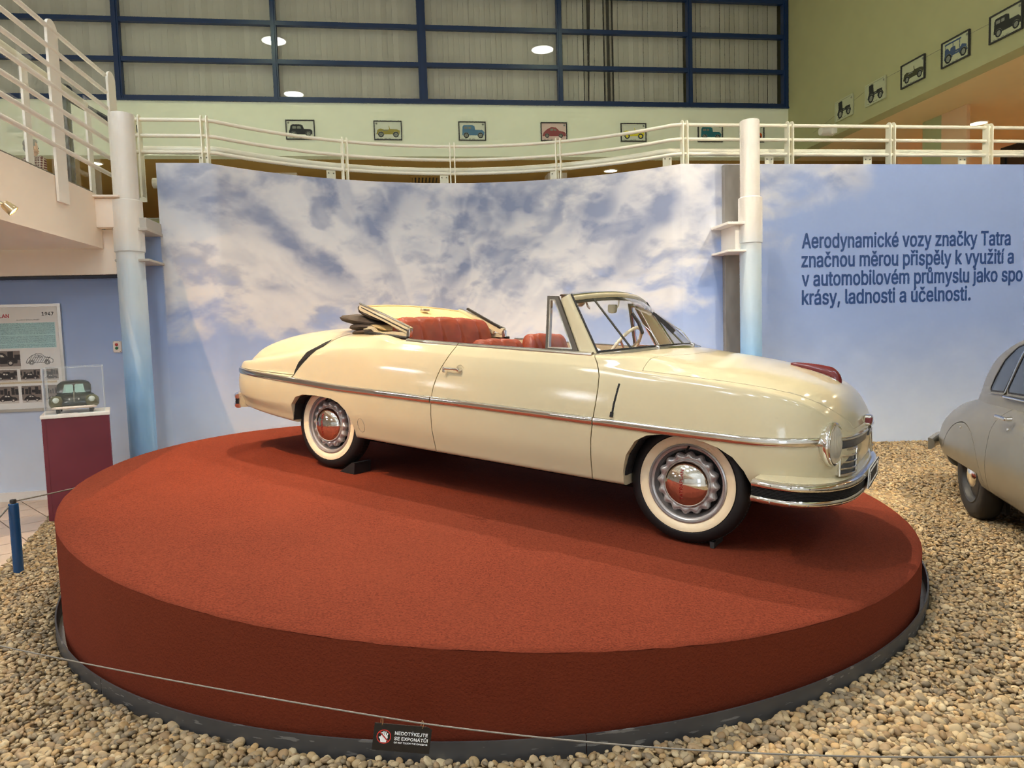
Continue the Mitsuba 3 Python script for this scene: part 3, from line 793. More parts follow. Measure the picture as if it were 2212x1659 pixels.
bumped("carpet", mikit.proc(carpet_color(rgb(73, 28, 18), rgb(123, 55, 36))), 0.9, carpet_pile, 0.004, 6e-4, sheen=0.1, specular=0.1)
k = thing("turntable", "large round tilted turntable covered in rust red carpet under the cream convertible", "turntable")
n = 240
a = np.arange(n) * 2 * math.pi / n
rngc = np.random.default_rng(3)
x, y = RC[0] + DR * np.cos(a), RC[1] + DR * np.sin(a)
rim = np.c_[x, y, plat_z(x, y)]
rings = []
for f in (0.0, .25, .5, .75, .93, .995):
    xx, yy = RC[0] + DR * f * np.cos(a), RC[1] + DR * f * np.sin(a)
    rings.append(np.c_[xx, yy, plat_z(xx, yy)])
rings.append(np.c_[RC[0] + (DR + .004) * np.cos(a), RC[1] + (DR + .004) * np.sin(a), rim[:, 2] - .012 + rngc.normal(0, .0015, n)])
rings.append(np.c_[RC[0] + (DR - .004) * np.cos(a), RC[1] + (DR - .004) * np.sin(a), rim[:, 2] - .016])
put(k + "__carpet_top", grid(np.array(rings), True, flip=False), "carpet", 30)
side = [np.c_[RC[0] + (DR + dr_) * np.cos(a), RC[1] + (DR + dr_) * np.sin(a), zz] for dr_, zz in ((-.006, rim[:, 2] - .010), (.003, rim[:, 2] - .014 + rngc.normal(0, .0015, n)), (.003, rim[:, 2] - .16), (.0, np.full(n, .06)), (-.005, np.full(n, -.04)))]
put(k + "__carpet_side", grid(np.array(side), True, flip=False), "carpet", 40)


def ring_paint(p, n, uv):
    g = fbm(p.x * 4, p.y * 4, p.z * 9, 4)
    sc = smoothstep(0.68, 0.74, fbm(p.x * 14, p.y * 14, p.z * 60, 3))
    return mix(mix(rgb(58, 58, 60), rgb(96, 94, 92), g), mi.Color3f(*rgb(150, 148, 144)), sc * 0.5)


plastic("ring_steel", mikit.proc(ring_paint), 0.42, metallic=0.35)
k = thing("steel_ring", "grey steel ring edging the gravel around the turntable", "edging ring")
for i in range(8):
    b0, b1 = i * math.pi / 4 + .92, (i + 1) * math.pi / 4 + .92
    th = np.linspace(b0 + .0006, b1 - .0006, 40)
    prof = [(RR - .008, -.05), (RR - .008, .07), (RR, .07), (RR, -.05)]
    P = np.array([[RC[0] + r * np.cos(th), RC[1] + r * np.sin(th), np.full(40, z)] for r, z in prof + prof[:1]]).transpose(0, 2, 1)
    put(k + "__segment", grid(P), "ring_steel", 30)
th = np.linspace(0, 2 * math.pi, 121)
P = np.array([[RC[0] + r * np.cos(th), RC[1] + r * np.sin(th), np.full(121, z)] for r, z in ((2.70, -.03), (RR - .008, -.03))]).transpose(0, 2, 1)
struct("floor_turntable_pit", grid(P, flip=True), "tile_far")

# ------------------------------------------------------------------ gravel
TILE_A, TILE_B = np.array([-3.6, 4.80]), np.array([-4.10, 6.10])


def gravel_ok(x, y):
    out = (x - RC[0]) ** 2 + (y - RC[1]) ** 2 > (RR + .012) ** 2
    # the left limit: the tile edge
    d = TILE_B - TILE_A
    right = (x - TILE_A[0]) * d[1] - (y - TILE_A[1]) * d[0] > 0.0
    near = x > -3.6 - (y - 4.8) * 0.15
    t = -x * SA + y * CA
    return out & np.where(y > 4.8, right, True) & (t < 7.955)


def gravel_z(x, y):
    swell = .02 * np.sin(x * 1.3 + 1) * np.sin(y * 1.1 + .4) + .012 * np.sin(x * 3.1 + y * 2.2)
    t = -x * SA + y * CA
    return .004 + swell * np.clip((np.hypot(x - RC[0], y - RC[1]) - RR) / .5, 0, 1) + .05 * np.clip((t - 6.8) / 1.1, 0, 1) ** 2


def gravel_bed_color(p, n, uv):
    g = fbm(p.x * 60, p.y * 60, 3.0, 2)
    return mix(rgb(92, 76, 54), rgb(160, 136, 96), g)


plastic("gravel_base", mikit.proc(gravel_bed_color), 0.9)
outline = [(-8, .2), (9.6, .2), (11.5, 9.55)] + [tuple(W(s_, mural_t(s_) - .004)[:2]) for s_ in (11.0, 6.0, 3.2, 3.1)] + [tuple(RC + (RR + .002) * np.array([math.cos(q), math.sin(q)])) for q in np.linspace(.95, -math.pi - .6, 150)] + [(-4.30, 6.62), (-4.10, 6.10), (-3.6, 4.80), (-3.85, 3.6), (-8, 3.4)]
base = extrude(sg.Polygon(outline).buffer(0), -.05, -.012)
gb = struct("gravel_bed", base, "gravel_base")

rngp = np.random.default_rng(11)


def pebble_unit(kind, seed):
    r = np.random.default_rng(seed)
    if kind == 2:
        m = trimesh.creation.icosphere(1)
    elif kind == 1:
        m = trimesh.creation.icosphere(0)
        o = trimesh.Trimesh([[1, 0, 0], [-1, 0, 0], [0, 1, 0], [0, -1, 0], [0, 0, 1], [0, 0, -1]], [[0, 2, 4], [2, 1, 4], [1, 3, 4], [3, 0, 4], [2, 0, 5], [1, 2, 5], [3, 1, 5], [0, 3, 5]], process=False).subdivide()
        o.vertices /= np.linalg.norm(o.vertices, axis=1, keepdims=True)
        m = o
    else:
        m = trimesh.creation.icosphere(0)
    v = m.vertices * (1 + .35 * (meshkit.noise(m.vertices * 1.3 + 7 * seed, seed) - .5))[:, None]
    v = np.sign(v) * np.abs(v) ** .9
    return v * [1.0, r.uniform(.66, .9), r.uniform(.42, .62)], np.array(m.faces)


def in_view(x, y, z=0.0, m=1.06):
    P = np.stack([x, y, np.full_like(x, z - EYE)], -1)
    up = -math.sin(ROLL) * _r + math.cos(ROLL) * _u
    rt = math.cos(ROLL) * _r + math.sin(ROLL) * _u
    d = P @ _f
    return (d > .3) & (np.abs(P @ rt / d) < 1106 / 1534 * m + .02) & (np.abs(P @ up / d) < 829.5 / 1534 * m + .03)


def scatter(sp, dmin, dmax, outside=False):
    gx, gy = np.meshgrid(np.arange(-7, 10, sp), np.arange(0.5, 10.5, sp * .9))
    gx, gy = (gx + rngp.uniform(-.5, .5, gx.shape) * sp).ravel(), (gy + rngp.uniform(-.5, .5, gy.shape) * sp).ravel()
    d = np.hypot(gx, gy)
    # a margin round the frame, so that a step to the side still sees stones
    seen = in_view(gx, gy, 0.0, 1.22)
    ok = (d >= dmin) & (d < dmax) & gravel_ok(gx, gy) & (~seen & (gx > -5) & (gx < 7.5) & (gy > .6) & (gy < 8.5) if outside else seen)
    return np.c_[gx[ok], gy[ok]]


PAL = np.array([rgb(*c) for c in ((204, 178, 138), (188, 160, 118), (214, 192, 156), (170, 148, 116), (150, 136, 116), (196, 172, 140), (160, 128, 92), (134, 124, 110), (222, 204, 172), (178, 150, 120), (120, 110, 98), (206, 168, 118))])

PAL = PAL * .68 + PAL.mean(0) * .32


def pebbles(pts, kind, size):
    n_ = len(pts)
    units = [pebble_unit(kind, q) for q in range(10)]
    which = rngp.integers(0, 10, n_)
    sz = size * np.clip(rngp.lognormal(0, .26, n_), .55, 1.75)
    yaw, tip, tilt = rngp.uniform(0, 6.283, n_), rngp.normal(0, .42, n_), rngp.normal(0, .42, n_)
    cz, sz_, cx_, sx_, cy_, sy_ = np.cos(yaw), np.sin(yaw), np.cos(tip), np.sin(tip), np.cos(tilt), np.sin(tilt)
    Rz = np.zeros((n_, 3, 3)); Rz[:, 0, 0], Rz[:, 0, 1], Rz[:, 1, 0], Rz[:, 1, 1], Rz[:, 2, 2] = cz, -sz_, sz_, cz, 1
    Rx = np.zeros((n_, 3, 3)); Rx[:, 0, 0], Rx[:, 1, 1], Rx[:, 1, 2], Rx[:, 2, 1], Rx[:, 2, 2] = 1, cx_, -sx_, sx_, cx_
    Ry = np.zeros((n_, 3, 3)); Ry[:, 1, 1], Ry[:, 0, 0], Ry[:, 0, 2], Ry[:, 2, 0], Ry[:, 2, 2] = 1, cy_, sy_, -sy_, cy_
    R = Rz @ Rx @ Ry
    ctr = np.c_[pts, gravel_z(pts[:, 0], pts[:, 1]) + rngp.uniform(-.008, .008, n_)]
    col = PAL[rngp.integers(0, len(PAL), n_)] * rngp.uniform(.58, .80, n_)[:, None] * [1.0, .97, .86]
    return which, units, sz, R, ctr, col


def joined(data):
    which, units, sz, R, ctr, col = data
    V, F, C, at = [], [], [], 0
    for q in range(10):
        i = np.nonzero(which == q)[0]
        v, f = units[q]
        vv = np.einsum("kij,nj->kni", R[i] * sz[i][:, None, None], v) + ctr[i][:, None]
        V.append(vv.reshape(-1, 3)); C.append(np.repeat(col[i], len(v), 0))
        F.append((f[None] + (np.arange(len(i)) * len(v))[:, None, None]).reshape(-1, 3) + at)
        at += len(i) * len(v)
    return trimesh.Trimesh(np.vstack(V), np.vstack(F), process=False), np.clip(np.vstack(C), 0, 1)


scene["pebble_stone"] = {"type": "twosided", "bsdf": {"type": "principled", "base_color": {"type": "mesh_attribute", "name": "vertex_color"}, "roughness": 0.62, "specular": 0.4}}
near_pts = scatter(.0225, 0, 3.25)
near_pts = near_pts[np.argsort(np.hypot(near_pts[:, 0], near_pts[:, 1]) + 10 * ~in_view(near_pts[:, 0], near_pts[:, 1], 0.0, .99))]
first, rest = near_pts[:300], near_pts[300:]
d0 = pebbles(first, 2, .0160)
tone_names = [plastic(f"pebble_tone_{q}", (PAL[q] * [.69, .67, .595]).tolist(), 0.62) for q in range(len(PAL))]
unit_ply = {}
for i in range(300):
    q, c = int(d0[0][i]), int(rngp.integers(len(PAL)))
    if (q, c) not in unit_ply:
        unit_ply[q, c] = mikit.ply(trimesh.Trimesh(*d0[1][q], process=False), tone_names[c], True)
    M = np.eye(4); M[:3, :3] = d0[3][i] * d0[2][i]; M[:3, 3] = d0[4][i]
    put(gb + "__pebble", unit_ply[q, c], None, xf=T(M.tolist()))
for pts, kind, size in ((rest, 2, .0158), (scatter(.0225, 3.25, 6.3), 0, .0158), (scatter(.026, 6.3, 11), 0, .018), (scatter(.030, 0, 9, True), 0, .021)):
    m, c = joined(pebbles(pts, kind, size))
    key = put(gb + "__loose_pebbles", m, "pebble_stone", True, color=c)
    labels[key] = {"label": "rounded tan and grey pebbles", "kind": "stuff"}

# ------------------------------------------------------------------ tiled floor at the left
def tile_face(k0):
    return lambda p, n, uv: mix(rgb(226, 200, 172), rgb(206, 176, 146), fbm(p.x * 2.6 + k0 * 9, p.y * 2.6, k0 * 3.0, 4))


for q in range(3):
    plastic(f"tile_beige_{q}", mikit.proc(tile_face(q)), 0.28)
plastic("tile_joint", rgb(96, 84, 72), 0.8)
ft = struct("floor_tiled", sg and extrude(sg.Polygon([tuple(W(-9.5, 7.97)[:2]), tuple(W(-2.6, 7.97)[:2]), (-2.9, 6.3), (-4.2, 6.3), (-3.58, 4.75), (-3.83, 3.55), (-8, 3.4)]), -.056, -.052), "tile_joint")
limit = sg.Polygon([tuple(W(-7.6, 7.93)[:2]), tuple(W(-2.7, 7.93)[:2]), (-3.0, 7.4), (-4.15, 6.14), (-3.64, 4.78), (-3.9, 3.6), (-5.6, 3.5)])
ta = AX + math.radians(38)
E1, E2 = np.array([math.cos(ta), math.sin(ta)]), np.array([-math.sin(ta), math.cos(ta)])
SZ, ct = .33, 0
for i in range(-20, 30):
    for j in range(-5, 40):
        o = E1 * i * SZ + E2 * j * SZ
        g = .005
        sq = sg.Polygon([o + E1 * g + E2 * g, o + E1 * (SZ - g) + E2 * g, o + E1 * (SZ - g) + E2 * (SZ - g), o + E1 * g + E2 * (SZ - g)]).intersection(limit)
        if sq.is_empty or sq.area < .002 or sq.geom_type != "Polygon" or o[0] < -6.2:
            continue
        if (np.array(sq.centroid.coords[0]) - RC) @ (np.array(sq.centroid.coords[0]) - RC) < (RR + .1) ** 2:
            continue
        put(ft + "__tile", extrude(sq, -.054, -.046), f"tile_beige_{(i * 7 + j * 3) % 3}")
bb = struct("baseboard_left", box((-9.5, 7.935, -.05), (-2.62, 7.97, .045)), "white_paint", xf=HALL)

# ------------------------------------------------------------------ plinth with the model car in its clear case
plastic("plinth_red", mikit.proc(lambda p, n, uv: mix(rgb(96, 30, 42), rgb(116, 42, 54), fbm(p.x * 3, p.y * 3, p.z * 3, 3))), 0.45)
k = thing("plinth", "burgundy display plinth with a white top beside the turntable", "plinth")
PM = T().translate([-3.825, 6.185, 0]) @ T().rotate([0, 0, 1], 29)
put(k + "__body", rbox((-.252, 0, -.05), (.252, .50, .925), .004, 2), "plinth_red", 40, PM)
for q in (-.252, .222):
    put(k + "__corner_strip", box((q, -.004, -.05), (q + .03, .0, .925)), "plinth_red", xf=PM)
put(k + "__top", rbox((-.262, -.01, .925), (.262, .51, .955), .004, 2), "white_paint", 40, PM)
k = thing("acrylic_case", "clear acrylic box over the dark green model car", "case")
q = [((-.225, .03), (.225, .03)), ((.225, .03), (.225, .47)), ((.225, .47), (-.225, .47)), ((-.225, .47), (-.225, .03))]
for a_, b_ in q:
    put(k + "__side_panel", trimesh.Trimesh([[a_[0], a_[1], .956], [b_[0], b_[1], .956], [b_[0], b_[1], 1.36], [a_[0], a_[1], 1.36]], [[0, 1, 2], [0, 2, 3]], process=False), "clear_glass", xf=PM)
put(k + "__top_panel", trimesh.Trimesh([[-.225, .03, 1.36], [.225, .03, 1.36], [.225, .47, 1.36], [-.225, .47, 1.36]], [[0, 1, 2], [0, 2, 3]], process=False), "clear_glass", xf=PM)
plastic("acrylic_edge", rgb(214, 222, 222), 0.2)
ed = [((-.225, .03, z), (.225, .03, z)) for z in (.957, 1.36)] + [((-.225, .47, 1.36), (.225, .47, 1.36))] + [((x_, y_, .957), (x_, y_, 1.36)) for x_ in (-.225, .225) for y_ in (.03, .47)] + [((x_, .03, 1.36), (x_, .47, 1.36)) for x_ in (-.225, .225)]
put(k + "__edges", cat(*[box(np.array(a_) - .0018, np.array(b_) + .0018) for a_, b_ in ed]), "acrylic_edge", xf=PM)

# the model: a rounded saloon facing the room
plastic("model_green", rgb(26, 36, 30), 0.18, clearcoat=1.0)
plastic("model_olive", rgb(92, 92, 62), 0.2, clearcoat=1.0)
plastic("model_glass", rgb(150, 186, 178), 0.1, specular=0.8)
plastic("lens_pale", rgb(214, 226, 214), 0.1, clearcoat=1.0)
k = thing("model_car", "model of a dark green rounded saloon with olive wings inside the clear case", "model car")
MM = PM @ T().translate([-.005, .07, .957])


def shell(sections, close=True):
    """Sections: (y, half width, z low, z high, roundness); the model's nose points to -y."""
    P = []
    a_ = np.linspace(0, 2 * math.pi, 41)[:-1]
    for (y_, hw, z0, z1, e) in sections:
        c_, s_ = np.cos(a_), np.sin(a_)
        P.append(np.c_[hw * np.sign(c_) * np.abs(c_) ** e, np.full(40, y_), (z0 + z1) / 2 + (z1 - z0) / 2 * np.sign(s_) * np.abs(s_) ** e])
    m = grid(np.array(P), True)
    v = np.vstack([m.vertices, P[0].mean(0), P[-1].mean(0)])
    n_ = 40; kk = np.arange(n_); L = (len(P) - 1) * n_
    m = trimesh.Trimesh(v, np.vstack([m.faces, np.c_[np.full(n_, len(v) - 2), (kk + 1) % n_, kk], np.c_[np.full(n_, len(v) - 1), L + kk, L + (kk + 1) % n_]]), process=False)
    m.fix_normals()
    return m


put(k + "__body", shell([(-.02, .09, .06, .10, .8), (.0, .125, .045, .14, .75), (.04, .14, .04, .165, .7), (.08, .15, .04, .175, .7), (.10, .155, .04, .185, .7), (.2, .16, .04, .18, .7), (.32, .14, .045, .15, .8), (.37, .06, .07, .1, .9)]), "model_green", 50, MM)
put(k + "__cabin", shell([(.085, .13, .16, .185, .6), (.11, .132, .15, .25, .55), (.135, .132, .15, .272, .55), (.2, .125, .15, .282, .6), (.28, .10, .15, .24, .7), (.34, .05, .13, .16, .8)]), "model_green", 50, MM)
for sgn in (-1, 1):
    w_ = shell([(-.03, .03, .08, .12, .9), (-.015, .05, .05, .145, .85), (.02, .056, .04, .155, .85), (.07, .056, .04, .145, .85), (.16, .04, .04, .11, .85), (.2, .02, .05, .08, .9)])
    w_.apply_translation([sgn * .135, 0, 0])
    put(k + "__wing", w_, "model_olive", 50, MM)
    hl = trimesh.creation.icosphere(3, .026); hl.apply_scale([1, .5, 1]); hl.apply_translation([sgn * .135, -.024, .118])
    put(k + "__headlamp", hl, "lens_pale", True, MM)
    q_ = sg.box(.006, .175, .118, .248).buffer(-.012).buffer(.012)
    wd = extrude(q_, 0, .006).subdivide_to_size(.02)
    wd.vertices = wd.vertices[:, [0, 2, 1]] * [sgn, -1, 1]
    wd.vertices[:, 1] += .079 + (wd.vertices[:, 2] - .175) * .46 + .9 * np.maximum(np.abs(wd.vertices[:, 0]) - .06, 0) ** 1.3 * 1.2
    wd.fix_normals()
    put(k + "__windscreen", wd, "model_glass", xf=MM)
    for y_ in (.03, .28):
        wh = trimesh.creation.cylinder(.036, .03, sections=24); wh.apply_transform(trimesh.transformations.rotation_matrix(math.pi / 2, [0, 1, 0])); wh.apply_translation([sgn * .125, y_, .034])
        put(k + "__wheel", wh, "black_rubber", 40, MM)
    put(k + "__vent_row", cat(*[box((sgn * (.03 + .022 * j), -.012 + .012 * j, .10), (sgn * (.04 + .022 * j), .0 + .012 * j, .13)) for j in range(3)]), "chrome", xf=MM)
put(k + "__bumper", tube([(-.16, .0, .052), (-.13, -.04, .052), (0, -.05, .052), (.13, -.04, .052), (.16, .0, .052)], .012, 10), "balcony_paint", 40, MM)
put(k + "__spine", tube([(0, -.022, .10), (0, .02, .166), (0, .08, .19)], .004, 6), "chrome", 40, MM)
put("model_caption", rbox((-.13, -.002, .956), (.02, .022, .962), .002, 1), "white_paint", xf=PM)
labels["model_caption"] = {"label": "small white caption card lying in front of the model car", "category": "card"}

# ------------------------------------------------------------------ poster
k = thing("information_board", "aluminium framed information board with old car photographs on the blue wall", "board")
PS0, PS1, PZ0, PZ1 = -4.62, -3.585, .885, 1.99
OB = W(PS0, 7.968, PZ0)
bw, bh = PS1 - PS0, PZ1 - PZ0
P_ = lambda shape, z0, z1: upright(extrude(shape, z0, z1), OB, ex)
fr = sg.box(0, 0, bw, bh).difference(sg.box(.03, .03, bw - .03, bh - .03))
put(k + "__frame", P_(fr, 0, .03), "satin_metal")
plastic("board_paper", rgb(234, 232, 226), 0.6)
plastic("board_teal", rgb(104, 146, 152), 0.6)
plastic("board_sand", rgb(206, 190, 158), 0.6)
plastic("board_red", rgb(170, 40, 50), 0.6)
plastic("photo_dark", rgb(46, 40, 40), 0.5)
plastic("photo_mid", rgb(128, 116, 108), 0.5)
plastic("photo_pale", rgb(204, 196, 186), 0.5)
put(k + "__sheet", P_(sg.box(.03, .03, bw - .03, bh - .03), 0, .010), "board_paper")
def words(text, x_, y_, h_, m_, kx=1.0, bold=False):
    m = meshkit.text_mesh(text, h_, .0015, bold)
    m.apply_scale([kx, 1, 1])
    m.apply_translation([x_ - m.bounds[1][0], y_, .010])
    put(k + "__printing", upright(m, OB, ex), m_)
words("1947", bw - .075, bh - .12, .034, "print_black", 1.0, True)
words("TATRAPLAN", bw - .50, bh - .135, .036, "board_red", 1.0, True)
words("nový poválečný osobní automobil", bw - .215, bh - .165, .010, "print_grey", 1.0)
rngt = np.random.default_rng(8)
def text_block(y0_, y1_, x0_, x1_, pitch, m_):
    bars = []
    y_ = y1_
    while y_ > y0_:
        x_ = x0_
        while x_ < x1_:
            w_ = rngt.uniform(.012, .05)
            bars.append(sg.box(x_, y_ - pitch * .40, min(x_ + w_, x1_), y_))
            x_ += w_ + .006
        y_ -= pitch
    put(k + "__printing", P_(sg.MultiPolygon(bars), .010, .0115), m_)
put(k + "__tint_panel", P_(sg.box(.30, bh - .45, bw - .07, bh - .19), .010, .0105), plastic("board_aqua", rgb(186, 220, 218), .6))
text_block(bh - .31, bh - .195, .31, bw - .075, .0098, "board_teal")
text_block(bh - .395, bh - .325, .31, bw - .075, .0098, "board_teal")
text_block(bh - .445, bh - .41, .31, bw - .075, .0098, "board_teal")
def photo(x0_, y0_, x1_, y1_, kind):
    w_, h_ = x1_ - x0_, y1_ - y0_
    put(k + "__photograph", P_(sg.box(x0_, y0_, x1_, y1_), .010, .011), "board_paper" if kind == "drawing" else "photo_mid")
    b_, t_, hb, g_ = [shapely.affinity.translate(shapely.affinity.scale(g, w_ * .95, w_ * .95, origin=(0, 0)), x0_ + .02 * w_, y0_ - .05 * h_) for g in car_print("streamliner")]
    clip = sg.box(x0_, y0_, x1_, y1_)
    if kind == "drawing":
        o_ = b_.union(t_).union(hb)
        lines_ = o_.boundary.buffer(.0022).union(g_.boundary.buffer(.002)).union(shapely.unary_union([sg.LineString([(x0_ + w_ * u0, y0_ + h_ * .3), (x0_ + w_ * (u0 + .12), y0_ + h_ * .62)]).buffer(.0018) for u0 in np.linspace(.15, .72, 9)]).intersection(o_.buffer(.02)))
        put(k + "__photograph_tone", P_(lines_.intersection(clip), .011, .0118), "print_black")
        return
    put(k + "__photograph_tone", P_(sg.box(x0_, y0_ + h_ * .5, x1_, y1_).intersection(shapely.unary_union([sg.box(x0_ + w_ * u0, y0_ + h_ * rngt.uniform(.4, .6), x0_ + w_ * (u0 + rngt.uniform(.08, .2)), y0_ + h_ * rngt.uniform(.7, .98)) for u0 in np.linspace(0, .85, 6)])), .011, .0114), "photo_dark")
    put(k + "__photograph_tone", P_(b_.union(t_).intersection(clip), .0114, .0118), "photo_dark")
    put(k + "__photograph_tone", P_(g_.union(hb).intersection(clip), .0114, .012), "photo_pale")
    put(k + "__photograph_tone", P_(sg.box(x0_, y0_, x1_, y0_ + h_ * .14), .011, .0113), "photo_pale")
photo(.24, bh - .66, bw - .425, bh - .475, "photo")
photo(bw - .395, bh - .65, bw - .09, bh - .475, "drawing")
put(k + "__tint_panel", P_(sg.box(.20, .29, bw - .09, .31), .010, .0105), "board_sand")
for j, (x0_, x1_) in enumerate(((.12, .36), (.36, .58), (.60, .80), (.82, bw - .06))):
    photo(x0_, .315, x1_ - .012, .435, "photo")
    photo(x0_, .09, x1_ - .012, .265, "photo")

k = thing("push_button_box", "small cream switch box with a red and a green button left of the pillar", "switch")
OB2 = W(-3.10, 7.968, 1.465)
put(k + "__box", upright(tm(rbox((0, 0, 0), (.078, .118, .035), .006, 2)), OB2, ex), "balcony_paint", 40)
for z_, m_ in ((.082, plastic("button_red", rgb(176, 42, 36), .35)), (.045, plastic("button_green", rgb(30, 104, 66), .35))):
    b_ = lathe([(.001, .05), (.012, .048), (.015, .044), (.015, .034)], 24); b_.apply_translation([.039, z_, 0])
    put(k + "__button", upright(b_, OB2, ex), m_, 40)
for x_, z_ in ((.008, .11), (.07, .11), (.008, .008), (.07, .008)):
    b_ = trimesh.creation.icosphere(1, .003); b_.apply_translation([x_, z_, .035])
    put(k + "__screw", upright(b_, OB2, ex), "print_black")

# ------------------------------------------------------------------ bollard and barrier cables
plastic("bollard_blue", rgb(24, 66, 106), 0.3, clearcoat=0.3)
k = thing("bollard", "short blue bollard in the gravel by the tiled floor", "bollard")
BO = np.array([-3.44, 4.80, 0])
put(k + "__post", lathe([(.001, -.05), (.031, -.05), (.031, .475), (.028, .48), (.001, .48)], 32), "bollard_blue", 40, T().translate(BO.tolist()))
put(k + "__clamp", rbox(BO + [-.015, -.015, .478], BO + [.015, .015, .51], .004, 2), "dark_grey", 40)
def sag(p, q, dip, n_=24):
    u = np.linspace(0, 1, n_)[:, None]
    c = np.array(p) * (1 - u) + np.array(q) * u
    c[:, 2] -= 4 * dip * (u * (1 - u))[:, 0]
    return c
k = put("barrier_cable", cat(tube(sag(BO + [0, 0, .495], (-3.2, 7.3, .42), .03), .005, 8)), "lead_grey", True)
labels[k] = {"label": "thin steel cable running from the blue bollard back past the plinth", "category": "cable"}
k = put("barrier_cable", tube(sag(BO + [0, 0, .495], (-4.1, 3.6, .42), .34, 40), .006, 8), "lead_grey", True)
labels[k] = {"label": "slack steel cable hanging from the blue bollard towards the left", "category": "cable"}
CABLE = np.vstack([sag((-3.6, 3.25, .478), (-.466, 2.2, .3245), .035, 30), sag((-.466, 2.2, .3245), (-.336, 2.195, .3015), .0, 4)[1:], sag((-.336, 2.195, .3015), (1.60, 1.93, .295), .045, 24)[1:]])
k = put("barrier_cable", tube(CABLE, .0028, 8), "lead_grey", True)
labels[k] = {"label": "steel barrier cable stretched in front of the turntable with the warning sign on it", "category": "cable"}

k = thing("warning_sign", "small black sign asking visitors not to touch, hung on the front cable", "sign")
so, sx_, sz_ = np.array([-.489, 2.2, .214]), np.array([.181, 0, -.030]), None
sx_ = np.array([.1825, 0.012, -.029]); sw = np.linalg.norm(sx_); sx_ = sx_ / sw
sz_ = np.cross(np.cross(sx_, [0, 0, 1.0]), sx_); sz_ /= np.linalg.norm(sz_)
sh = .090
S_ = lambda m, o=so: upright(m, o, sx_, sz_)
plastic("sign_black", rgb(24, 22, 22), 0.45)
plastic("sign_white", rgb(240, 240, 240), 0.5)
plastic("sign_red", rgb(196, 50, 46), 0.5)
put(k + "__panel", S_(extrude(sg.Polygon([(0, 0), (sw, 0), (sw, sh - .008), (sw - .016, sh), (0, sh)]), -.002, 0)), "sign_black")
r_ = sg.Point(.034, .047).buffer(.0235, 24).difference(sg.Point(.034, .047).buffer(.0205, 24)).union(sg.LineString([(.018, .063), (.050, .031)]).buffer(.0014))
palm = sg.Polygon([(.026, .030), (.041, .030), (.0445, .045), (.043, .050), (.027, .050), (.0245, .044)]).buffer(.002)
hand = [palm] + [sg.LineString(l).buffer(.0021) for l in ([(.0285, .048), (.0270, .0595)], [(.033, .049), (.0327, .063)], [(.0375, .049), (.0390, .062)], [(.042, .047), (.0450, .057)])] + [sg.LineString([(.027, .036), (.0205, .044)]).buffer(.0024)]
put(k + "__pictogram", S_(extrude(r_, .0004, .0010)), "sign_red")
put(k + "__pictogram", S_(extrude(shapely.unary_union(hand).difference(sg.LineString([(.018, .063), (.050, .031)]).buffer(.0022)), 0, .0008)), "sign_white")
for text, y_, h_, w_ in (("NEDOTÝKEJTE", .0565, .0105, .106), ("SE EXPONÁTŮ!", .0385, .0105, .108), ("DO NOT TOUCH THE EXHIBITS!", .0275, .0052, .108)):
    m = meshkit.text_mesh(text, h_, .0008, True)
    m.apply_translation([-m.bounds[0][0], 0, 0]); m.apply_scale([w_ / m.extents[0], 1, 1]); m.apply_translation([.068, y_, 0])
    put(k + "__lettering", S_(m), "sign_white")
for x_ in (.022, .152):
    c_ = so + sx_ * x_ + sz_ * (sh + .007)
    a_ = np.linspace(0, 2 * math.pi, 25)[:-1]
    nn = np.cross(sx_, sz_)
    path_ = [c_ + .0075 * math.cos(q) * (nn * .85 + sx_ * .5) + .0125 * math.sin(q) * sz_ for q in a_]
    put(k + "__ring", sweep(path_, ring_profile(.0011, 6), True, sx_), "gilt_metal", True)


# ------------------------------------------------------------------ the cream convertible
# car axes: u forward from the rear axle, v to the car's left (away from the camera), w up from the carpet
CO = np.array([-0.96271923, 5.838824, 0.5432035])
CU, CV, CW = np.array([0.84187584, -0.53429022, -0.07601992]), np.array([0.53442661, 0.84497222, -0.02025193]), np.array([0.07505513, -0.02357746, 0.99690061])
CAR = mat([CU, CV, CW], CO)


def paint_color(p, n, uv):
    return mi.Color3f(*CREAM) * (0.985 + 0.03 * fbm(p.x * 2, p.y * 2, p.z * 2, 2))


CREAM = rgb(197, 185, 152)
scene["cream_paint"] = {"type": "twosided", "bsdf": {"type": "roughplastic", "diffuse_reflectance": mikit.proc(paint_color), "alpha": 0.014, "int_ior": 1.5, "nonlinear": False}}
plastic("well_black", rgb(16, 15, 15), 0.8)
plastic("wheel_steel", rgb(176, 170, 166), 0.28, metallic=0.55)
metal("worn_chrome", (0.78, 0.76, 0.72), 0.14)
def leather_color(p, n, uv):
    g = fbm(p.x * 9, p.y * 9, p.z * 9, 4)
    return mix(rgb(100, 32, 13), rgb(142, 56, 25), g)
bumped("red_leather", mikit.proc(leather_color), 0.38, lambda p, n, uv: fbm(p.x * 70, p.y * 70, p.z * 70, 3), 0.0012, 8e-4, clearcoat=0.25)
def cloth_color(c0, c1):
    return lambda p, n, uv: mix(c0, c1, fbm(p.x * 30, p.y * 30, p.z * 30, 3))
plastic("hood_cloth", mikit.proc(cloth_color(rgb(44, 37, 32), rgb(68, 59, 50))), 0.85)
plastic("hood_lining", mikit.proc(cloth_color(rgb(180, 156, 106), rgb(196, 174, 126))), 0.8)
plastic("whitewall", mikit.proc(lambda p, n, uv: mix(rgb(228, 206, 168), rgb(240, 222, 188), fbm(p.x * 14, p.y * 14, p.z * 14, 3))), 0.5)
plastic("ivory", rgb(236, 226, 196), 0.3, clearcoat=0.6)
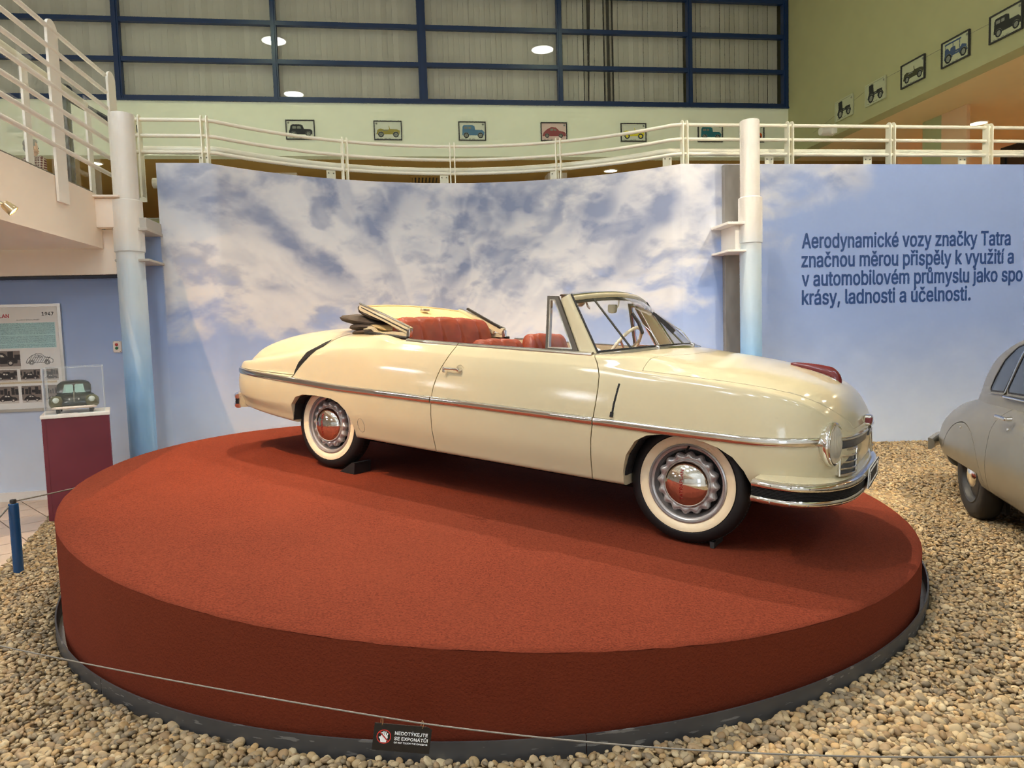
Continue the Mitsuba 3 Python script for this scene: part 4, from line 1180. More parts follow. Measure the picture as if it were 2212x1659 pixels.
scene["red_lens"] = {"type": "twosided", "bsdf": {"type": "principled", "base_color": {"type": "rgb", "value": rgb(92, 8, 12)}, "roughness": 0.12, "clearcoat": 1.0}}
scene["screen_glass"] = {"type": "thindielectric", "int_ior": 1.5}
plastic("lamp_lens", rgb(206, 200, 184), 0.15, clearcoat=1.0, metallic=0.4)
plastic("grille_dark", rgb(52, 56, 62), 0.15, clearcoat=1.0)
plastic("plate_white", rgb(236, 234, 228), 0.4)
plastic("worn_grey", rgb(84, 78, 70), 0.32, metallic=0.35)

TL, NL = .852, .702


def half_width(u):
    u = np.asarray(u, float)
    y = .825 + .012 * smooth01((u + .4) / 1.4)
    at = np.clip((-.45 - u) / TL, 0, 1)
    an = np.clip((u - 2.75) / NL, 0, 1)
    return y * (1 - at ** 3.6) ** (1 / 3.6) * (1 - an ** 3.6) ** (1 / 3.6)


def smooth01(x):
    x = np.clip(x, 0, 1)
    return x * x * (3 - 2 * x)


TOPL = pchip([-1.31, -1.295, -1.27, -1.24, -1.215, -1.19, -1.14, -1.04, -.90, -.70, -.4, 0, .4, .6, 2.15, 2.37, 2.55, 2.864, 3.039, 3.18, 3.283, 3.35, 3.395, 3.425, 3.442, 3.46],
             [.66, .695, .725, .742, .752, .785, .845, .910, .965, 1.012, 1.052, 1.070, 1.072, 1.03, 1.03, 1.062, 1.046, 1.016, .987, .955, .916, .872, .818, .755, .70, .66])
BOTL = pchip([-1.31, -1.29, -1.22, -1.1, -.9, -.4, .2, 2.4, 2.9, 3.2, 3.34, 3.42, 3.46], [.56, .47, .41, .385, .366, .325, .286, .283, .30, .33, .37, .44, .52])
SHL = pchip([-1.31, -1.28, -1.22, -1.1, -.9, -.6, -.3, 0, .3, .6, 2.4, 2.75, 3.0, 3.15, 3.26, 3.34, 3.40, 3.44, 3.46], [.645, .685, .715, .738, .758, .80, .855, .905, .925, .933, .922, .908, .888, .862, .82, .765, .71, .67, .645])
YB = pchip([-1.31, -1.1, -.7, -.3, .25, .55, 2.15, 2.45, 2.8, 3.2, 3.46], [.80, .80, .80, .79, .82, .875, .875, .80, .74, .72, .70])     # belt / half width
WB = pchip([-1.31, -1.1, -.7, -.3, .25, .55, 2.15, 2.45, 2.8, 3.2, 3.46], [.22, .22, .26, .40, .62, .70, .70, .58, .55, .5, .5])        # belt height between shoulder and top
FA = pchip([-1.31, -.8, -.2, .3, 3.5], [.86, .84, .74, .62, .62])
FB = pchip([-1.31, -.8, -.2, .3, 3.5], [.52, .56, .62, .62, .62])
FC = pchip([-1.31, -.8, -.2, .3, 3.5], [.48, .46, .38, .30, .30])


KX = pchip([-1.31, -.7, -.2, .3, 3.5], [.82, .75, .5, .33, .33])


def section(u):
    """Half a cross-section at u, from the underside's middle to the top's middle: (half width, height)."""
    Y, b, t, s = float(half_width(u)), float(BOTL(u)), float(TOPL(u)), float(SHL(u))
    k = min(1.0, Y / .8)
    h = lambda f: b + (s - b) * f
    yb, wb = Y * float(YB(u)), s + (t - s) * float(WB(u))
    inset = .052 * k
    pts = [(0, b), (.5 * Y, b), (Y - .10 * k, b), (Y - .062 * k, b + .012), (Y - .048 * k, b + .05), (Y - .012 * k, h(.30)), (Y, h(.565)), (Y - .016 * k, h(.80)), (Y - inset, s), (Y - inset - KX(u) * (Y - inset - yb), s + .40 * (wb - s)), (yb, wb), (float(FA(u)) * yb, wb + float(FB(u)) * (t - wb)), (float(FC(u)) * yb, wb + .91 * (t - wb)), (0, t)]
    pts = np.array(pts)
    d = np.r_[0, np.cumsum(np.linalg.norm(np.diff(pts, axis=0), axis=1) + 1e-5)]
    f = PchipInterpolator(d, pts)
    key = np.interp(np.arange(len(pts)), np.arange(len(pts)), d)
    q = np.concatenate([np.linspace(key[i], key[i + 1], n_, endpoint=False) for i, n_ in enumerate(SEG)] + [[key[-1]]])
    return f(q)


SEG = [3, 4, 4, 3, 6, 6, 6, 8, 6, 5, 8, 6, 5]
_a = np.linspace(0, math.pi / 2, 44)
STN = np.unique(np.r_[-.45 - TL * np.sin(_a), np.linspace(-.44, 2.74, 190), 2.75 + NL * np.sin(_a)])
STN = STN[(STN > -.4498 - TL) & (STN < 2.7498 + NL)]
STN = np.r_[-.44995 - TL, STN, 2.74995 + NL]
SEC = np.array([section(u) for u in STN])                      # station, point, (half width, height)


def body_y(u, w):
    """Half width of the body at height w (the outermost flank)."""
    u = np.atleast_1d(np.asarray(u, float)); w = np.broadcast_to(np.asarray(w, float), u.shape)
    out = []
    for a_, b_ in zip(u, w):
        i = np.clip(np.searchsorted(STN, a_) - 1, 0, len(STN) - 2)
        f = np.clip((a_ - STN[i]) / (STN[i + 1] - STN[i]), 0, 1)
        sc_ = SEC[i] * (1 - f) + SEC[i + 1] * f
        k0 = sum(SEG[:4])
        seg = sc_[k0:]
        out.append(np.interp(b_, seg[:, 1], seg[:, 0]))
    return np.array(out)


def scoop_u(w):
    return np.interp(w, [.6, .671, .782, .902, .987, 1.1], [-.385, -.36, -.266, -.141, -.09, -.03])


def body_solid():
    half = np.stack([np.repeat(STN[:, None], SEC.shape[1], 1), -SEC[..., 0], SEC[..., 1]], -1)
    # behind the air scoop the flank steps in
    u, w, y = half[..., 0], half[..., 2], -half[..., 1]
    d = scoop_u(w) - u
    ins = .030 * smooth01(d / .03) * (1 - smooth01((d - .1) / .65)) * smooth01((w - .67) / .03) * smooth01((1.03 - w) / .08) * (y > .4)
    half[..., 1] += ins
    other = half[:, ::-1] * [1, -1, 1]
    P = np.concatenate([half, other[:, 1:-1]], 1)
    n_ = P.shape[1]
    m = grid(P, True)
    v = np.vstack([m.vertices, P[0].mean(0), P[-1].mean(0)]); kk = np.arange(n_); L = (len(P) - 1) * n_
    m = trimesh.Trimesh(v, np.vstack([m.faces, np.c_[np.full(n_, len(v) - 2), (kk + 1) % n_, kk], np.c_[np.full(n_, len(v) - 1), L + kk, L + (kk + 1) % n_]]), process=False)
    m.fix_normals()
    if m.volume < 0:
        m.invert()
    return man(m)


def side_prism(poly, v0, v1):
    """A polygon in (u, w) carried from v0 to v1."""
    p = sg.Polygon(poly) if not hasattr(poly, "geom_type") else poly
    m = extrude(p, v0, v1)
    m.vertices = m.vertices[:, [0, 2, 1]]
    m.fix_normals()
    return man(m)


def plan_prism(poly, w0, w1):
    p = sg.Polygon(poly) if not hasattr(poly, "geom_type") else poly
    return man(extrude(p, w0, w1))


def smooth_poly(pts, r=.02):
    return sg.Polygon(pts).buffer(-r).buffer(2 * r).buffer(-r)


REAR_ARCH = smooth_poly([(-.383, .1), (-.383, .357), (-.366, .47), (-.315, .530), (-.231, .556), (-.088, .562), (.06, .555), (.14, .53), (.206, .483), (.25, .42), (.272, .35), (.284, .1)])
FRONT_ARCH = smooth_poly([(2.335, .1), (2.335, .376), (2.355, .469), (2.405, .555), (2.47, .595), (2.578, .615), (2.70, .612), (2.782, .602), (2.858, .58), (2.934, .54), (2.992, .477), (3.029, .41), (3.042, .30), (3.045, .1)])
DOOR = sg.Polygon([(1.125, 1.2), (1.108, .988), (1.078, .92), (1.043, .85), (1.018, .785), (1.0, .718), (.990, .64), (.988, .548), (.992, .45), (1.009, .2), (2.14, .2), (2.14, .532), (2.150, .655), (2.158, .74), (2.161, .82), (2.155, .89), (2.142, .925), (2.122, .96), (2.078, 1.012), (2.07, 1.2)])
LID = sg.Polygon([(-.352, .690), (-.29, .76), (-.206, .850), (-.130, .915), (-.077, .967), (.02, 1.03), (.13, 1.09), (.13, 1.3), (-1.6, 1.3), (-1.6, .690)])
HOODP = [(2.402, .772), (2.400, .755), (2.405, .715), (2.416, .66), (2.46, .56), (2.53, .40), (2.575, .22), (2.59, 0)]
_hu = pchip([2.402, 2.75, 2.95, 3.10, 3.22, 3.30, 3.38, 3.43, 3.46, 3.62], [.772, .764, .748, .716, .66, .598, .49, .38, .34, .33])
hood_edge = [(float(a_), float(_hu(a_))) for a_ in np.linspace(2.43, 3.60, 60)]
right = HOODP[::-1] + hood_edge
HOOD = sg.Polygon([(a_, -b_) for a_, b_ in right] + [(a_, b_) for a_, b_ in right[::-1]]).buffer(0)
CRESC = sg.Polygon([(-.086, .990), (-.104, .950), (-.141, .902), (-.200, .845), (-.262, .782), (-.318, .718), (-.357, .669), (-.363, .673), (-.350, .735), (-.328, .79), (-.284, .868), (-.232, .918), (-.180, .948), (-.125, .972)])

solid = body_solid()
cut = [side_prism(REAR_ARCH, s_ * 1.0, s_ * .40) if False else side_prism(REAR_ARCH, min(s_ * 1.0, s_ * .45), max(s_ * 1.0, s_ * .45)) for s_ in (-1, 1)]
cut += [side_prism(FRONT_ARCH, min(s_ * 1.0, s_ * .40), max(s_ * 1.0, s_ * .40)) for s_ in (-1, 1)]
opening = sg.Polygon([(.30, -.52), (.40, -.63), (.60, -.675), (1.4, -.69), (2.02, -.665), (2.14, -.55), (2.20, -.3), (2.22, 0), (2.20, .3), (2.14, .55), (2.02, .665), (1.4, .69), (.60, .675), (.40, .63), (.30, .52)]).buffer(.02).buffer(-.02)
cut.append(plan_prism(opening, .44, 1.4))
body = solid
for c in cut:
    body = body - c
def scoop_block(poly, s_, out, deep):
    """A crescent block between v = out and a floor that lies a set depth under the flank."""
    m = tm(side_prism(poly, *sorted((s_ * .5, s_ * 1.0))))
    v = np.array(m.vertices)
    y = np.array([body_y([a_], b_)[0] for a_, b_ in v[:, [0, 2]]])
    v[:, 1] = np.where(np.abs(v[:, 1]) > .75, s_ * (1.0 if out is None else y - out), s_ * (y - deep))
    return man(trimesh.Trimesh(v, m.faces, process=False))


for s_ in (-1, 1):
    body = body - scoop_block(CRESC, s_, None, .085)
doors = []
for s_ in (-1, 1):
    a_, b_ = sorted((s_ * 1.0, s_ * .66))
    doors.append(body ^ side_prism(DOOR.buffer(-.003), a_, b_))
    a_, b_ = sorted((s_ * 1.0, s_ * .655))
    body = body - side_prism(DOOR.buffer(.003), a_, b_)
hood = body ^ plan_prism(HOOD.buffer(-.0012), .70, 1.3)
body = body - plan_prism(HOOD.buffer(.0012), .699, 1.3)
lid = body ^ side_prism(LID.buffer(-.0015), -1, 1)
body = body - side_prism(LID.buffer(.0015), -1, 1)

car = thing("convertible_car", "cream open convertible with red leather seats parked on the red turntable", "car")
C_ = lambda key, m, b, smooth=40, **k_: put(car + "__" + key, tm(m), b, smooth, CAR, **k_)
C_("body", body, "cream_paint", 32)
C_("hood", hood, "cream_paint", 32)
C_("engine_lid", lid, "cream_paint", 32)
door_keys = [C_("door", d_, "cream_paint", 32) for d_ in doors]


def mirror(m):
    m = tm(m).copy()
    m.vertices = m.vertices * [1, -1, 1]
    m.faces = m.faces[:, ::-1]
    return m


# dark liners: wheel wells, scoops (black blocks for the shade inside), cockpit tub
for s_ in (-1, 1):
    C_("air_scoop", scoop_block(CRESC.buffer(-.002), s_, .016, .11), "well_black", False)
    for arch, depth in ((REAR_ARCH, .452), (FRONT_ARCH, .402)):
        b_ = arch.buffer(-.002)
        ring_ = b_.difference(b_.buffer(-.006)).intersection(sg.box(-2, .345, 5, 1))
        C_("wheel_well", cat(side_prism(ring_, *sorted((s_ * .775, s_ * depth))), side_prism(b_.intersection(sg.box(-2, .32, 5, 1)), *sorted((s_ * (depth + .004), s_ * (depth - .02))))), "well_black", False)
C_("underbody", rbox((-.20, -.50, .21), (2.9, .50, .30), .03, 2), "well_black")
tub = opening.buffer(-.004)
C_("cabin_lining", cat(plan_prism(tub, .43, .446), plan_prism(tub.difference(tub.buffer(-.008)), .44, .955)), "red_leather", False)


def strip(us, ws, prof, off=.0, side=-1):
    """A strip carried along the flank: prof in (out, up) at height ws."""
    y = body_y(us, ws)
    p = np.stack([us, -(y + off), np.broadcast_to(ws, us.shape)], -1)
    return sweep(p, prof)


half_round = [(-.006, -.022), (.006, -.022), (.010, -.018), (.0125, -.010), (.0135, 0), (.0125, .010), (.010, .018), (.006, .022), (-.006, .022)]
def tail_us(u1, n_=60):
    a_ = np.linspace(math.pi / 2 * .985, 0, n_)
    return np.r_[-.45 - TL * np.sin(a_), np.linspace(-.44, u1, 40)]
trim_w = pchip([-1.4, -1.0, -.3, .2, 1.0, 2.2, 2.6, 3.0, 3.35, 3.5], [.672, .668, .652, .640, .641, .637, .634, .636, .655, .662])
for pieces in (tail_us(.984), np.linspace(.992, 2.146, 40), np.linspace(2.154, 3.352, 60)):
    m = strip(pieces, trim_w(pieces), half_round)
    C_("flank_trim", m, "chrome", 50)
    C_("flank_trim", mirror(m), "chrome", 50)
# the bar round the nose between the headlamps and over the grilles
un = 2.75 + NL * np.sin(np.linspace(1.02, math.pi / 2 * .99, 40))
flat_bar = [(-.02, -.008), (.014, -.008), (.018, -.004), (.018, .004), (.014, .009), (-.02, .009)]
bar = strip(un, .663 + 0 * un, flat_bar)
C_("nose_trim", bar, "chrome", 40)
C_("nose_trim", mirror(bar), "chrome", 40)
dk = [(-.02, -.050), (.008, -.050), (.010, -.044), (.010, -.007), (-.02, -.007)]
bar = strip(un, .663 + 0 * un, dk)
C_("nose_band", bar, "grille_dark", 40)
C_("nose_band", mirror(bar), "grille_dark", 40)
bad = C_("nose_badge", rbox((3.435, -.04, .680), (3.478, .04, .740), .012, 3), "chrome")
C_("nose_badge__enamel", rbox((3.440, -.041, .690), (3.4795, .041, .732), .010, 3), "red_lens")

# chrome rail along the doors and round the cockpit
belt = [(-.014, -.013), (.004, -.013), (.011, -.007), (.013, 0), (.011, .009), (.004, .014), (-.02, .016), (-.03, .010), (-.03, -.006)]
for a_, b_ in ((.66, 1.112), (1.118, 2.07)):
    us = np.linspace(a_, b_, 30)
    y_ = np.full(30, .726) - .02 * smooth01((.85 - us) / .2)
    w_ = np.full(30, 1.001) + .004 * smooth01((1.2 - us) / .5)
    m = sweep(np.c_[us, -y_, w_], belt)
    C_("belt_rail", m, "worn_chrome", 50)
    C_("belt_rail", mirror(m), "worn_chrome", 50)

# ------------------------------------------------------------------ wheels
def wheel(uc, s_):
    key = numbered_part(car + "__wheel")
    M = CAR @ T().translate([uc, s_ * .70, .3375]) @ (T() if s_ < 0 else T().rotate([0, 0, 1], 180))
    # profile (radius, out): out = 0 is the sidewall's face
    tyre = [(.222, -.145), (.262, -.150), (.30, -.142), (.322, -.128), (.333, -.10), (.336, -.075), (.333, -.045), (.322, -.018), (.305, -.004), (.285, .0015), (.272, .001), (.268, -.003), (.222, -.010)]
    put(key + "__tyre", lathe(tyre, 96, "y"), "black_rubber", 35, M)
    grooves = []
    for j in range(110):
        b_ = box((-.0035, .048, .325), (.0035, .098, .3372))
        b_.apply_transform(trimesh.transformations.rotation_matrix(j * 2 * math.pi / 110, [0, 1, 0]))
        grooves.append(b_)
    tk = put(key + "__tread", cat(*grooves), "black_rubber", False, M)
    labels[tk] = {"kind": "stuff", "label": "tread blocks of the tyre"}
    put(key + "__whitewall", lathe([(.267, .0), (.266, .0025), (.255, .004), (.24, .002), (.222, -.006), (.216, -.012)], 96, "y"), "whitewall", 40, M)
    put(key + "__rim", lathe([(.219, -.012), (.217, -.002), (.210, .001), (.206, -.004), (.204, -.016), (.198, -.020), (.192, -.021), (.190, -.030), (.187, -.047), (.184, -.052), (.180, -.056), (.176, -.075), (.170, -.078)], 96, "y"), "wheel_steel", 40, M)
    n_ = 192
    a_ = np.arange(n_) * 2 * math.pi / n_
    wv = .5 + .5 * np.cos(16 * a_)
    rows_ = []
    for r_, o_, dr_, do_ in ((.100, -.022, 0, 0), (.120, -.020, 0, 0), (.128, -.010, .0, .0), (.139, -.006, .001, .004), (.148, -.009, .006, .008), (.156, -.020, .013, .012), (.157, -.032, .016, .008), (.156, -.050, .016, .0)):
        r2, o2 = r_ + dr_ * wv, o_ + do_ * wv
        rows_.append(np.c_[r2 * np.cos(a_), -o2, r2 * np.sin(a_)])
    put(key + "__disc", grid(np.array(rows_), True), "wheel_steel", 50, M)
    put(key + "__drum", lathe([(.001, -.072), (.186, -.072), (.186, -.12)], 48, "y"), "well_black", 40, M)
    cap = [(.128, -.020), (.130, -.010), (.128, -.004), (.1265, .004), (.121, .014), (.107, .026), (.085, .0365), (.064, .0445), (.042, .0495), (.02, .052), (.001, .0525)]
    hk = put(key + "__hubcap", lathe(cap, 72, "y"), "chrome", True, M)
    prof_ = np.array(cap)
    t_ = meshkit.text_mesh("TATRAPLAN", .017, .0022, True)
    t_.apply_scale([.165 / t_.extents[0], 1, 1])
    t_.apply_translation([-t_.bounds.mean(0)[0], -.0085, 0])
    t_ = t_.subdivide_to_size(.02)
    x_, y_, z_ = t_.vertices.T.copy()
    rr_ = np.hypot(x_, y_ + .012)
    out_ = np.interp(rr_, prof_[::-1, 0], prof_[::-1, 1]) + z_
    # reads from the bottom up
    ang_ = math.radians(93)
    lx, lz = x_ * math.cos(ang_) - (y_ + .012) * math.sin(ang_), x_ * math.sin(ang_) + (y_ + .012) * math.cos(ang_)
    t_.vertices = np.c_[lx, -out_, lz]
    put(hk + "__lettering", t_, "enamel_red", False, M)
    v_ = tube([(.0, .004, .206), (-.004, -.016, .190), (-.005, -.03, .178)], .006, 8)
    put(key + "__valve", v_, "black_rubber", 40, M)


plastic("enamel_red", rgb(126, 30, 24), 0.25)


def numbered_part(name):
    return numbered(name)


for uc in (-.085, 2.665):
    for s_ in (-1, 1):
        wheel(uc, s_)

# ------------------------------------------------------------------ bumpers
fb = np.array([(3.05, -.868), (3.12, -.882), (3.19, -.880), (3.25, -.862), (3.305, -.825), (3.35, -.778), (3.395, -.705), (3.430, -.62), (3.455, -.52), (3.473, -.38), (3.482, -.2), (3.485, 0)])
tt = np.linspace(0, 1, len(fb))
fine = np.c_[PchipInterpolator(tt, fb)(np.linspace(0, 1, 60))]
full = np.vstack([fine, (fine * [1, -1])[::-1][1:]])
fw = .40 + 0 * full[:, 0]
FP = np.c_[full, fw]
def band(path, prof):
    return sweep(path, prof)
bk_ = thing
top_pr = [(-.03, .018), (.0, .018), (.012, .024), (.016, .034), (.013, .047), (.004, .055), (-.012, .058), (-.03, .056)]
low_pr = [(-.03, -.056), (-.010, -.058), (.006, -.054), (.014, -.044), (.014, -.032), (.008, -.024), (-.03, -.022)]
key = numbered(car + "__front_bumper")
put(key + "__upper_blade", sweep(FP, top_pr), "chrome", 40, CAR)
put(key + "__lower_blade", sweep(FP, low_pr), "chrome", 40, CAR)
ribs = [(-.02, -.026)] + [q for j in range(6) for q in ((.002, -.022 + j * .0072), (.007, -.0195 + j * .0072), (.007, -.0175 + j * .0072), (.002, -.0155 + j * .0072))] + [(-.02, .022)]
put(key + "__rubber_band", sweep(FP, ribs), "black_rubber", False, CAR)
for i_ in np.linspace(7, len(FP) - 8, 15).astype(int):
    for w_, o_ in ((.440, .015), (.357, .014)):
        d_ = FP[min(i_ + 1, len(FP) - 1)] - FP[i_ - 1]
        nn = np.cross(d_, [0, 0, 1]); nn /= np.linalg.norm(nn)
        b_ = trimesh.creation.icosphere(2, .0042); b_.apply_translation(FP[i_] * [1, 1, 0] + [0, 0, w_] + nn * (o_ - .001))
        put(key + "__rivet", b_, "lead_grey", True, CAR)
shelf = [(-.30, .0), (-.02, .0), (-.006, .03), (-.008, .056), (-.018, .064), (-.05, .070), (-.12, .078), (-.30, .085)]
core = FP.copy()
put(key + "__apron", sweep(core, [(-.16, -.05), (-.018, -.05), (-.018, .058), (-.03, .064), (-.07, .072), (-.16, .085)]), "cream_paint", 40, CAR)
pk = put(key + "__number_plate", rbox((3.502, -.24, .365), (3.510, .24, .475), .003, 2), "plate_white", 40, CAR)
put(pk + "__dark_field", upright(extrude(sg.box(-.17, -.028, .17, .028), 0, .0012), (3.510, 0, .42), (0, 1, 0)), "dark_grey", False, CAR)
fr_ = sg.box(-.24, -.055, .24, .055).difference(sg.box(-.232, -.047, .232, .047))
put(pk + "__border", upright(extrude(fr_, 0, .0012), (3.510, 0, .42), (0, 1, 0)), "print_black", False, CAR)

rb_u = -.45 - TL * np.sin(np.linspace(.80, math.pi / 2 * .97, 40))
rb = np.c_[rb_u, -(body_y(rb_u, .62) * 1.0 + .012), np.full(40, .418)]
rb[:, 0] -= .02
rb = np.vstack([rb, (rb * [1, -1, 1])[::-1]])[::-1]
key = numbered(car + "__rear_bumper")
put(key + "__upper_blade", sweep(rb, np.array(top_pr)), "chrome", 40, CAR)
put(key + "__lower_blade", sweep(rb, np.array(low_pr)), "chrome", 40, CAR)
put(key + "__rubber_band", sweep(rb, np.array(ribs)), "black_rubber", False, CAR)
put(key + "__apron", sweep(rb, [(-.12, -.05), (-.014, -.05), (-.014, .058), (-.03, .066), (-.12, .08)]), "cream_paint", 40, CAR)

# ------------------------------------------------------------------ headlamps, grilles, hood fin
for s_ in (-1, 1):
    key = numbered(car + "__headlamp")
    ph = math.radians(10)
    nrm = np.array([math.cos(ph), s_ * math.sin(ph), .04]); nrm /= np.linalg.norm(nrm)
    ax_ = np.cross([0, 0, 1.0], nrm); ax_ /= np.linalg.norm(ax_)
    L_ = np.eye(4); L_[:3, 0], L_[:3, 1], L_[:3, 2], L_[:3, 3] = ax_, np.cross(nrm, ax_), nrm, (3.378, s_ * .618, .637)
    bz = lathe([(.100, -.045), (.108, -.028), (.112, -.022), (.113, -.010), (.110, -.003), (.104, .001), (.103, .005), (.096, .006), (.093, .002)], 64)
    bz.apply_transform(L_)
    put(key + "__bezel", bz, "chrome", 40, CAR)
    ga = np.linspace(-1, 1, 61)
    X, Y_ = np.meshgrid(ga, ga)
    R_ = np.hypot(X, Y_); sc = np.where(R_ > 1, 1 / np.maximum(R_, 1e-9), 1)
    X, Y_ = X * sc, Y_ * sc
    Z_ = .022 * (1 - X ** 2 - Y_ ** 2) + .0016 * np.abs(np.sin(X * 22))
    ln = grid(np.stack([X * .094, Y_ * .094, Z_], -1))
    ln.apply_transform(L_)
    put(key + "__lens", ln, "lamp_lens", True, CAR)
    # grille on the nose beside the lamp
    key = numbered(car + "__grille")
    def on_nose(y_, w_, off):
        us = 2.75 + NL * np.sin(np.linspace(.9, math.pi / 2 * .999, 200))
        yy = body_y(us, w_)
        u_ = float(np.interp(-y_, -yy, us))
        return (u_ + off, s_ * y_, w_)
    # a chrome box standing proud of the nose: face, side cheek, bars
    gc = lambda a_, b_: np.array([3.398 + .052 * a_ - .010 * (b_ - .5), s_ * (.545 - .20 * a_ + .045 * (1 - b_)) , .480 + .122 * b_])
    A_, B_ = np.linspace(0, 1, 9), np.linspace(0, 1, 7)
    face = np.array([[gc(a_, b_) + np.array([.012, 0, 0]) * math.sin(math.pi * a_) for b_ in B_] for a_ in A_])
    put(key + "__backing", grid(face - [.006, 0, 0]), "grille_dark", True, CAR)
    back = np.array([-.07, s_ * -.03, 0])
    cheek = np.array([[face[0, i_] + back * t_ for i_ in range(7)] for t_ in (0, .5, 1)])
    under = np.array([[face[i_, 0] + back * t_ for i_ in range(9)] for t_ in (0, .5, 1)])
    over = np.array([[face[i_, -1] + back * t_ for i_ in range(9)] for t_ in (0, .5, 1)])
    inner = np.array([[face[-1, i_] + back * t_ for i_ in range(7)] for t_ in (0, .5, 1)])
    put(key + "__cheek", cat(grid(cheek), grid(under), grid(over), grid(inner)), "chrome", False, CAR)
    loop = np.vstack([face[0], face[1:, -1], face[-1, ::-1][1:], face[::-1, 0][1:-1]])
    put(key + "__frame", sweep(loop, ring_profile(.007, 8), True, (1.0, 0, 0)), "chrome", 50, CAR)
    for b_ in (.25, .5, .75):
        put(key + "__bar", tube([gc(a_, b_) + np.array([.016, 0, 0]) * math.sin(math.pi * a_) + [.003, 0, 0] for a_ in A_], .0045, 8), "chrome", True, CAR)

fin_u = np.sin(np.linspace(0, math.pi / 2, 36)) ** 1.0
key = numbered(car + "__hood_fin")
def fin_sections(scale_y, z0, hgt):
    P = []
    for q in fin_u:
        tip = math.sqrt(max(1 - max((q - .80) / .20, 0) ** 2, 1e-4))
        prof_h = hgt * np.interp(q, [0, .1, .4, .80, 1], [.06, .25, .58, 1, 1]) * tip
        hw = scale_y * np.interp(q, [0, .1, .4, .8, 1], [.10, .34, .72, 1, 1]) * tip
        a_ = np.linspace(0, math.pi, 17)
        u_ = 3.02 + .285 * q
        base_ = float(TOPL(u_)) + z0
        P.append(np.c_[np.full(17, u_), hw * np.cos(a_), base_ - .012 + (prof_h + .012) * np.sin(a_) ** .8])
    return grid(np.array(P))
put(key + "__base", fin_sections(.036, .0, .016), "chrome", True, CAR)
put(key + "__lens", fin_sections(.030, .008, .052), "red_lens", True, CAR)

# ------------------------------------------------------------------ small fittings on the near side and its mirror
for s_ in (-1, 1):
    mm = (lambda m: m) if s_ < 0 else mirror
    dk_ = door_keys[0 if s_ < 0 else 1]
    yd = float(body_y([1.16], .86)[0])
    hk = numbered(dk_ + "__handle")
    put(dk_ + "__handle_dish", mm(upright(lathe([(.030, .0015), (.027, -.001), (.001, -.002)], 32), (1.195, -yd - .001, .852), (1, 0, 0))), "cream_paint", 40, CAR)
    put(hk, cat(mm(tm(rbox((1.085, -yd - .043, .846), (1.205, -yd - .030, .862), .006, 3))), mm(tm(rbox((1.082, -yd - .042, .826), (1.10, -yd - .028, .864), .006, 3))), mm(upright(lathe([(.001, .04), (.010, .038), (.014, .03), (.012, .0)], 20), (1.20, -yd, .852), (1, 0, 0)))), "chrome", 50, CAR)
    ys = float(body_y([2.27], .80)[0])
    C_("turn_indicator", mm(tube([(2.262, -float(body_y([2.262], .68)[0]) - .001, .672), (2.268, -float(body_y([2.268], .75)[0]) - .001, .745), (2.285, -float(body_y([2.285], .86)[0]) - .001, .858)], .006, 8)), "black_rubber")
    C_("turn_indicator", mm(tube([(2.261, -float(body_y([2.262], .68)[0]) - .004, .672), (2.263, -float(body_y([2.268], .70)[0]) - .004, .70)], .010, 8)), "black_rubber")
    yf = float(body_y([.345], .395)[0])
    if s_ < 0:
        a_ = np.linspace(0, 2 * math.pi, 49)[:-1]
        C_("jacking_cover", sweep([(.345 + .031 * math.cos(q), -float(body_y([.345 + .03 * math.cos(q)], .392 + .05 * math.sin(q))[0]) - .0002, .392 + .050 * math.sin(q)) for q in a_], ring_profile(.0013, 5), True, (0, 1, 0)), "lead_grey", True)

# ------------------------------------------------------------------ windscreen
def ws_base(v):
    q = np.abs(v) / .68
    return np.stack([2.395 - .335 * q ** 2.0, v, 1.062 - .062 * q ** 2], -1)


def ws_top(v):
    q = np.abs(v) / .68
    return np.stack([1.945 - .10 * q ** 2, v * .90, 1.372 - .050 * q ** 2], -1)


vv = np.linspace(-.665, .665, 41)
gl = np.stack([ws_base(vv) * (1 - f) + ws_top(vv) * f + np.array([.02 * math.sin(math.pi * f), 0, .012 * math.sin(math.pi * f)]) for f in np.linspace(.015, .955, 9)])
key = numbered(car + "__windscreen")
put(key + "__glass", grid(gl), "screen_glass", True, CAR)
put(key + "__base_moulding", sweep(ws_base(np.linspace(-.70, .70, 61)) + [.016, 0, -.002], [(-.03, -.020), (.03, -.022), (.040, -.010), (.026, .008), (-.002, .018), (-.03, .012)]), "chrome", 50, CAR)
put(key + "__gasket", sweep(ws_base(np.linspace(-.67, .67, 61)) + [0, 0, .016], ring_profile(.006, 8)), "black_rubber", True, CAR)
vt = np.linspace(-.66, .66, 61)
tp = ws_top(vt)
put(key + "__gasket", sweep(tp + [.006, 0, -.022], ring_profile(.012, 10)), "black_rubber", True, CAR)
put(key + "__header", sweep(tp, [(.012, -.014), (.018, -.004), (.014, .010), (-.004, .019), (-.04, .021), (-.085, .018), (-.095, .006), (-.085, -.006), (-.02, -.018)]), "cream_paint", 50, CAR)
put(key + "__header_trim", sweep(tp + [-.05, 0, .018], [(.05, -.002), (.046, .004), (.0, .009), (-.035, .006), (-.045, -.004), (0, -.006)]), "chrome", 50, CAR)
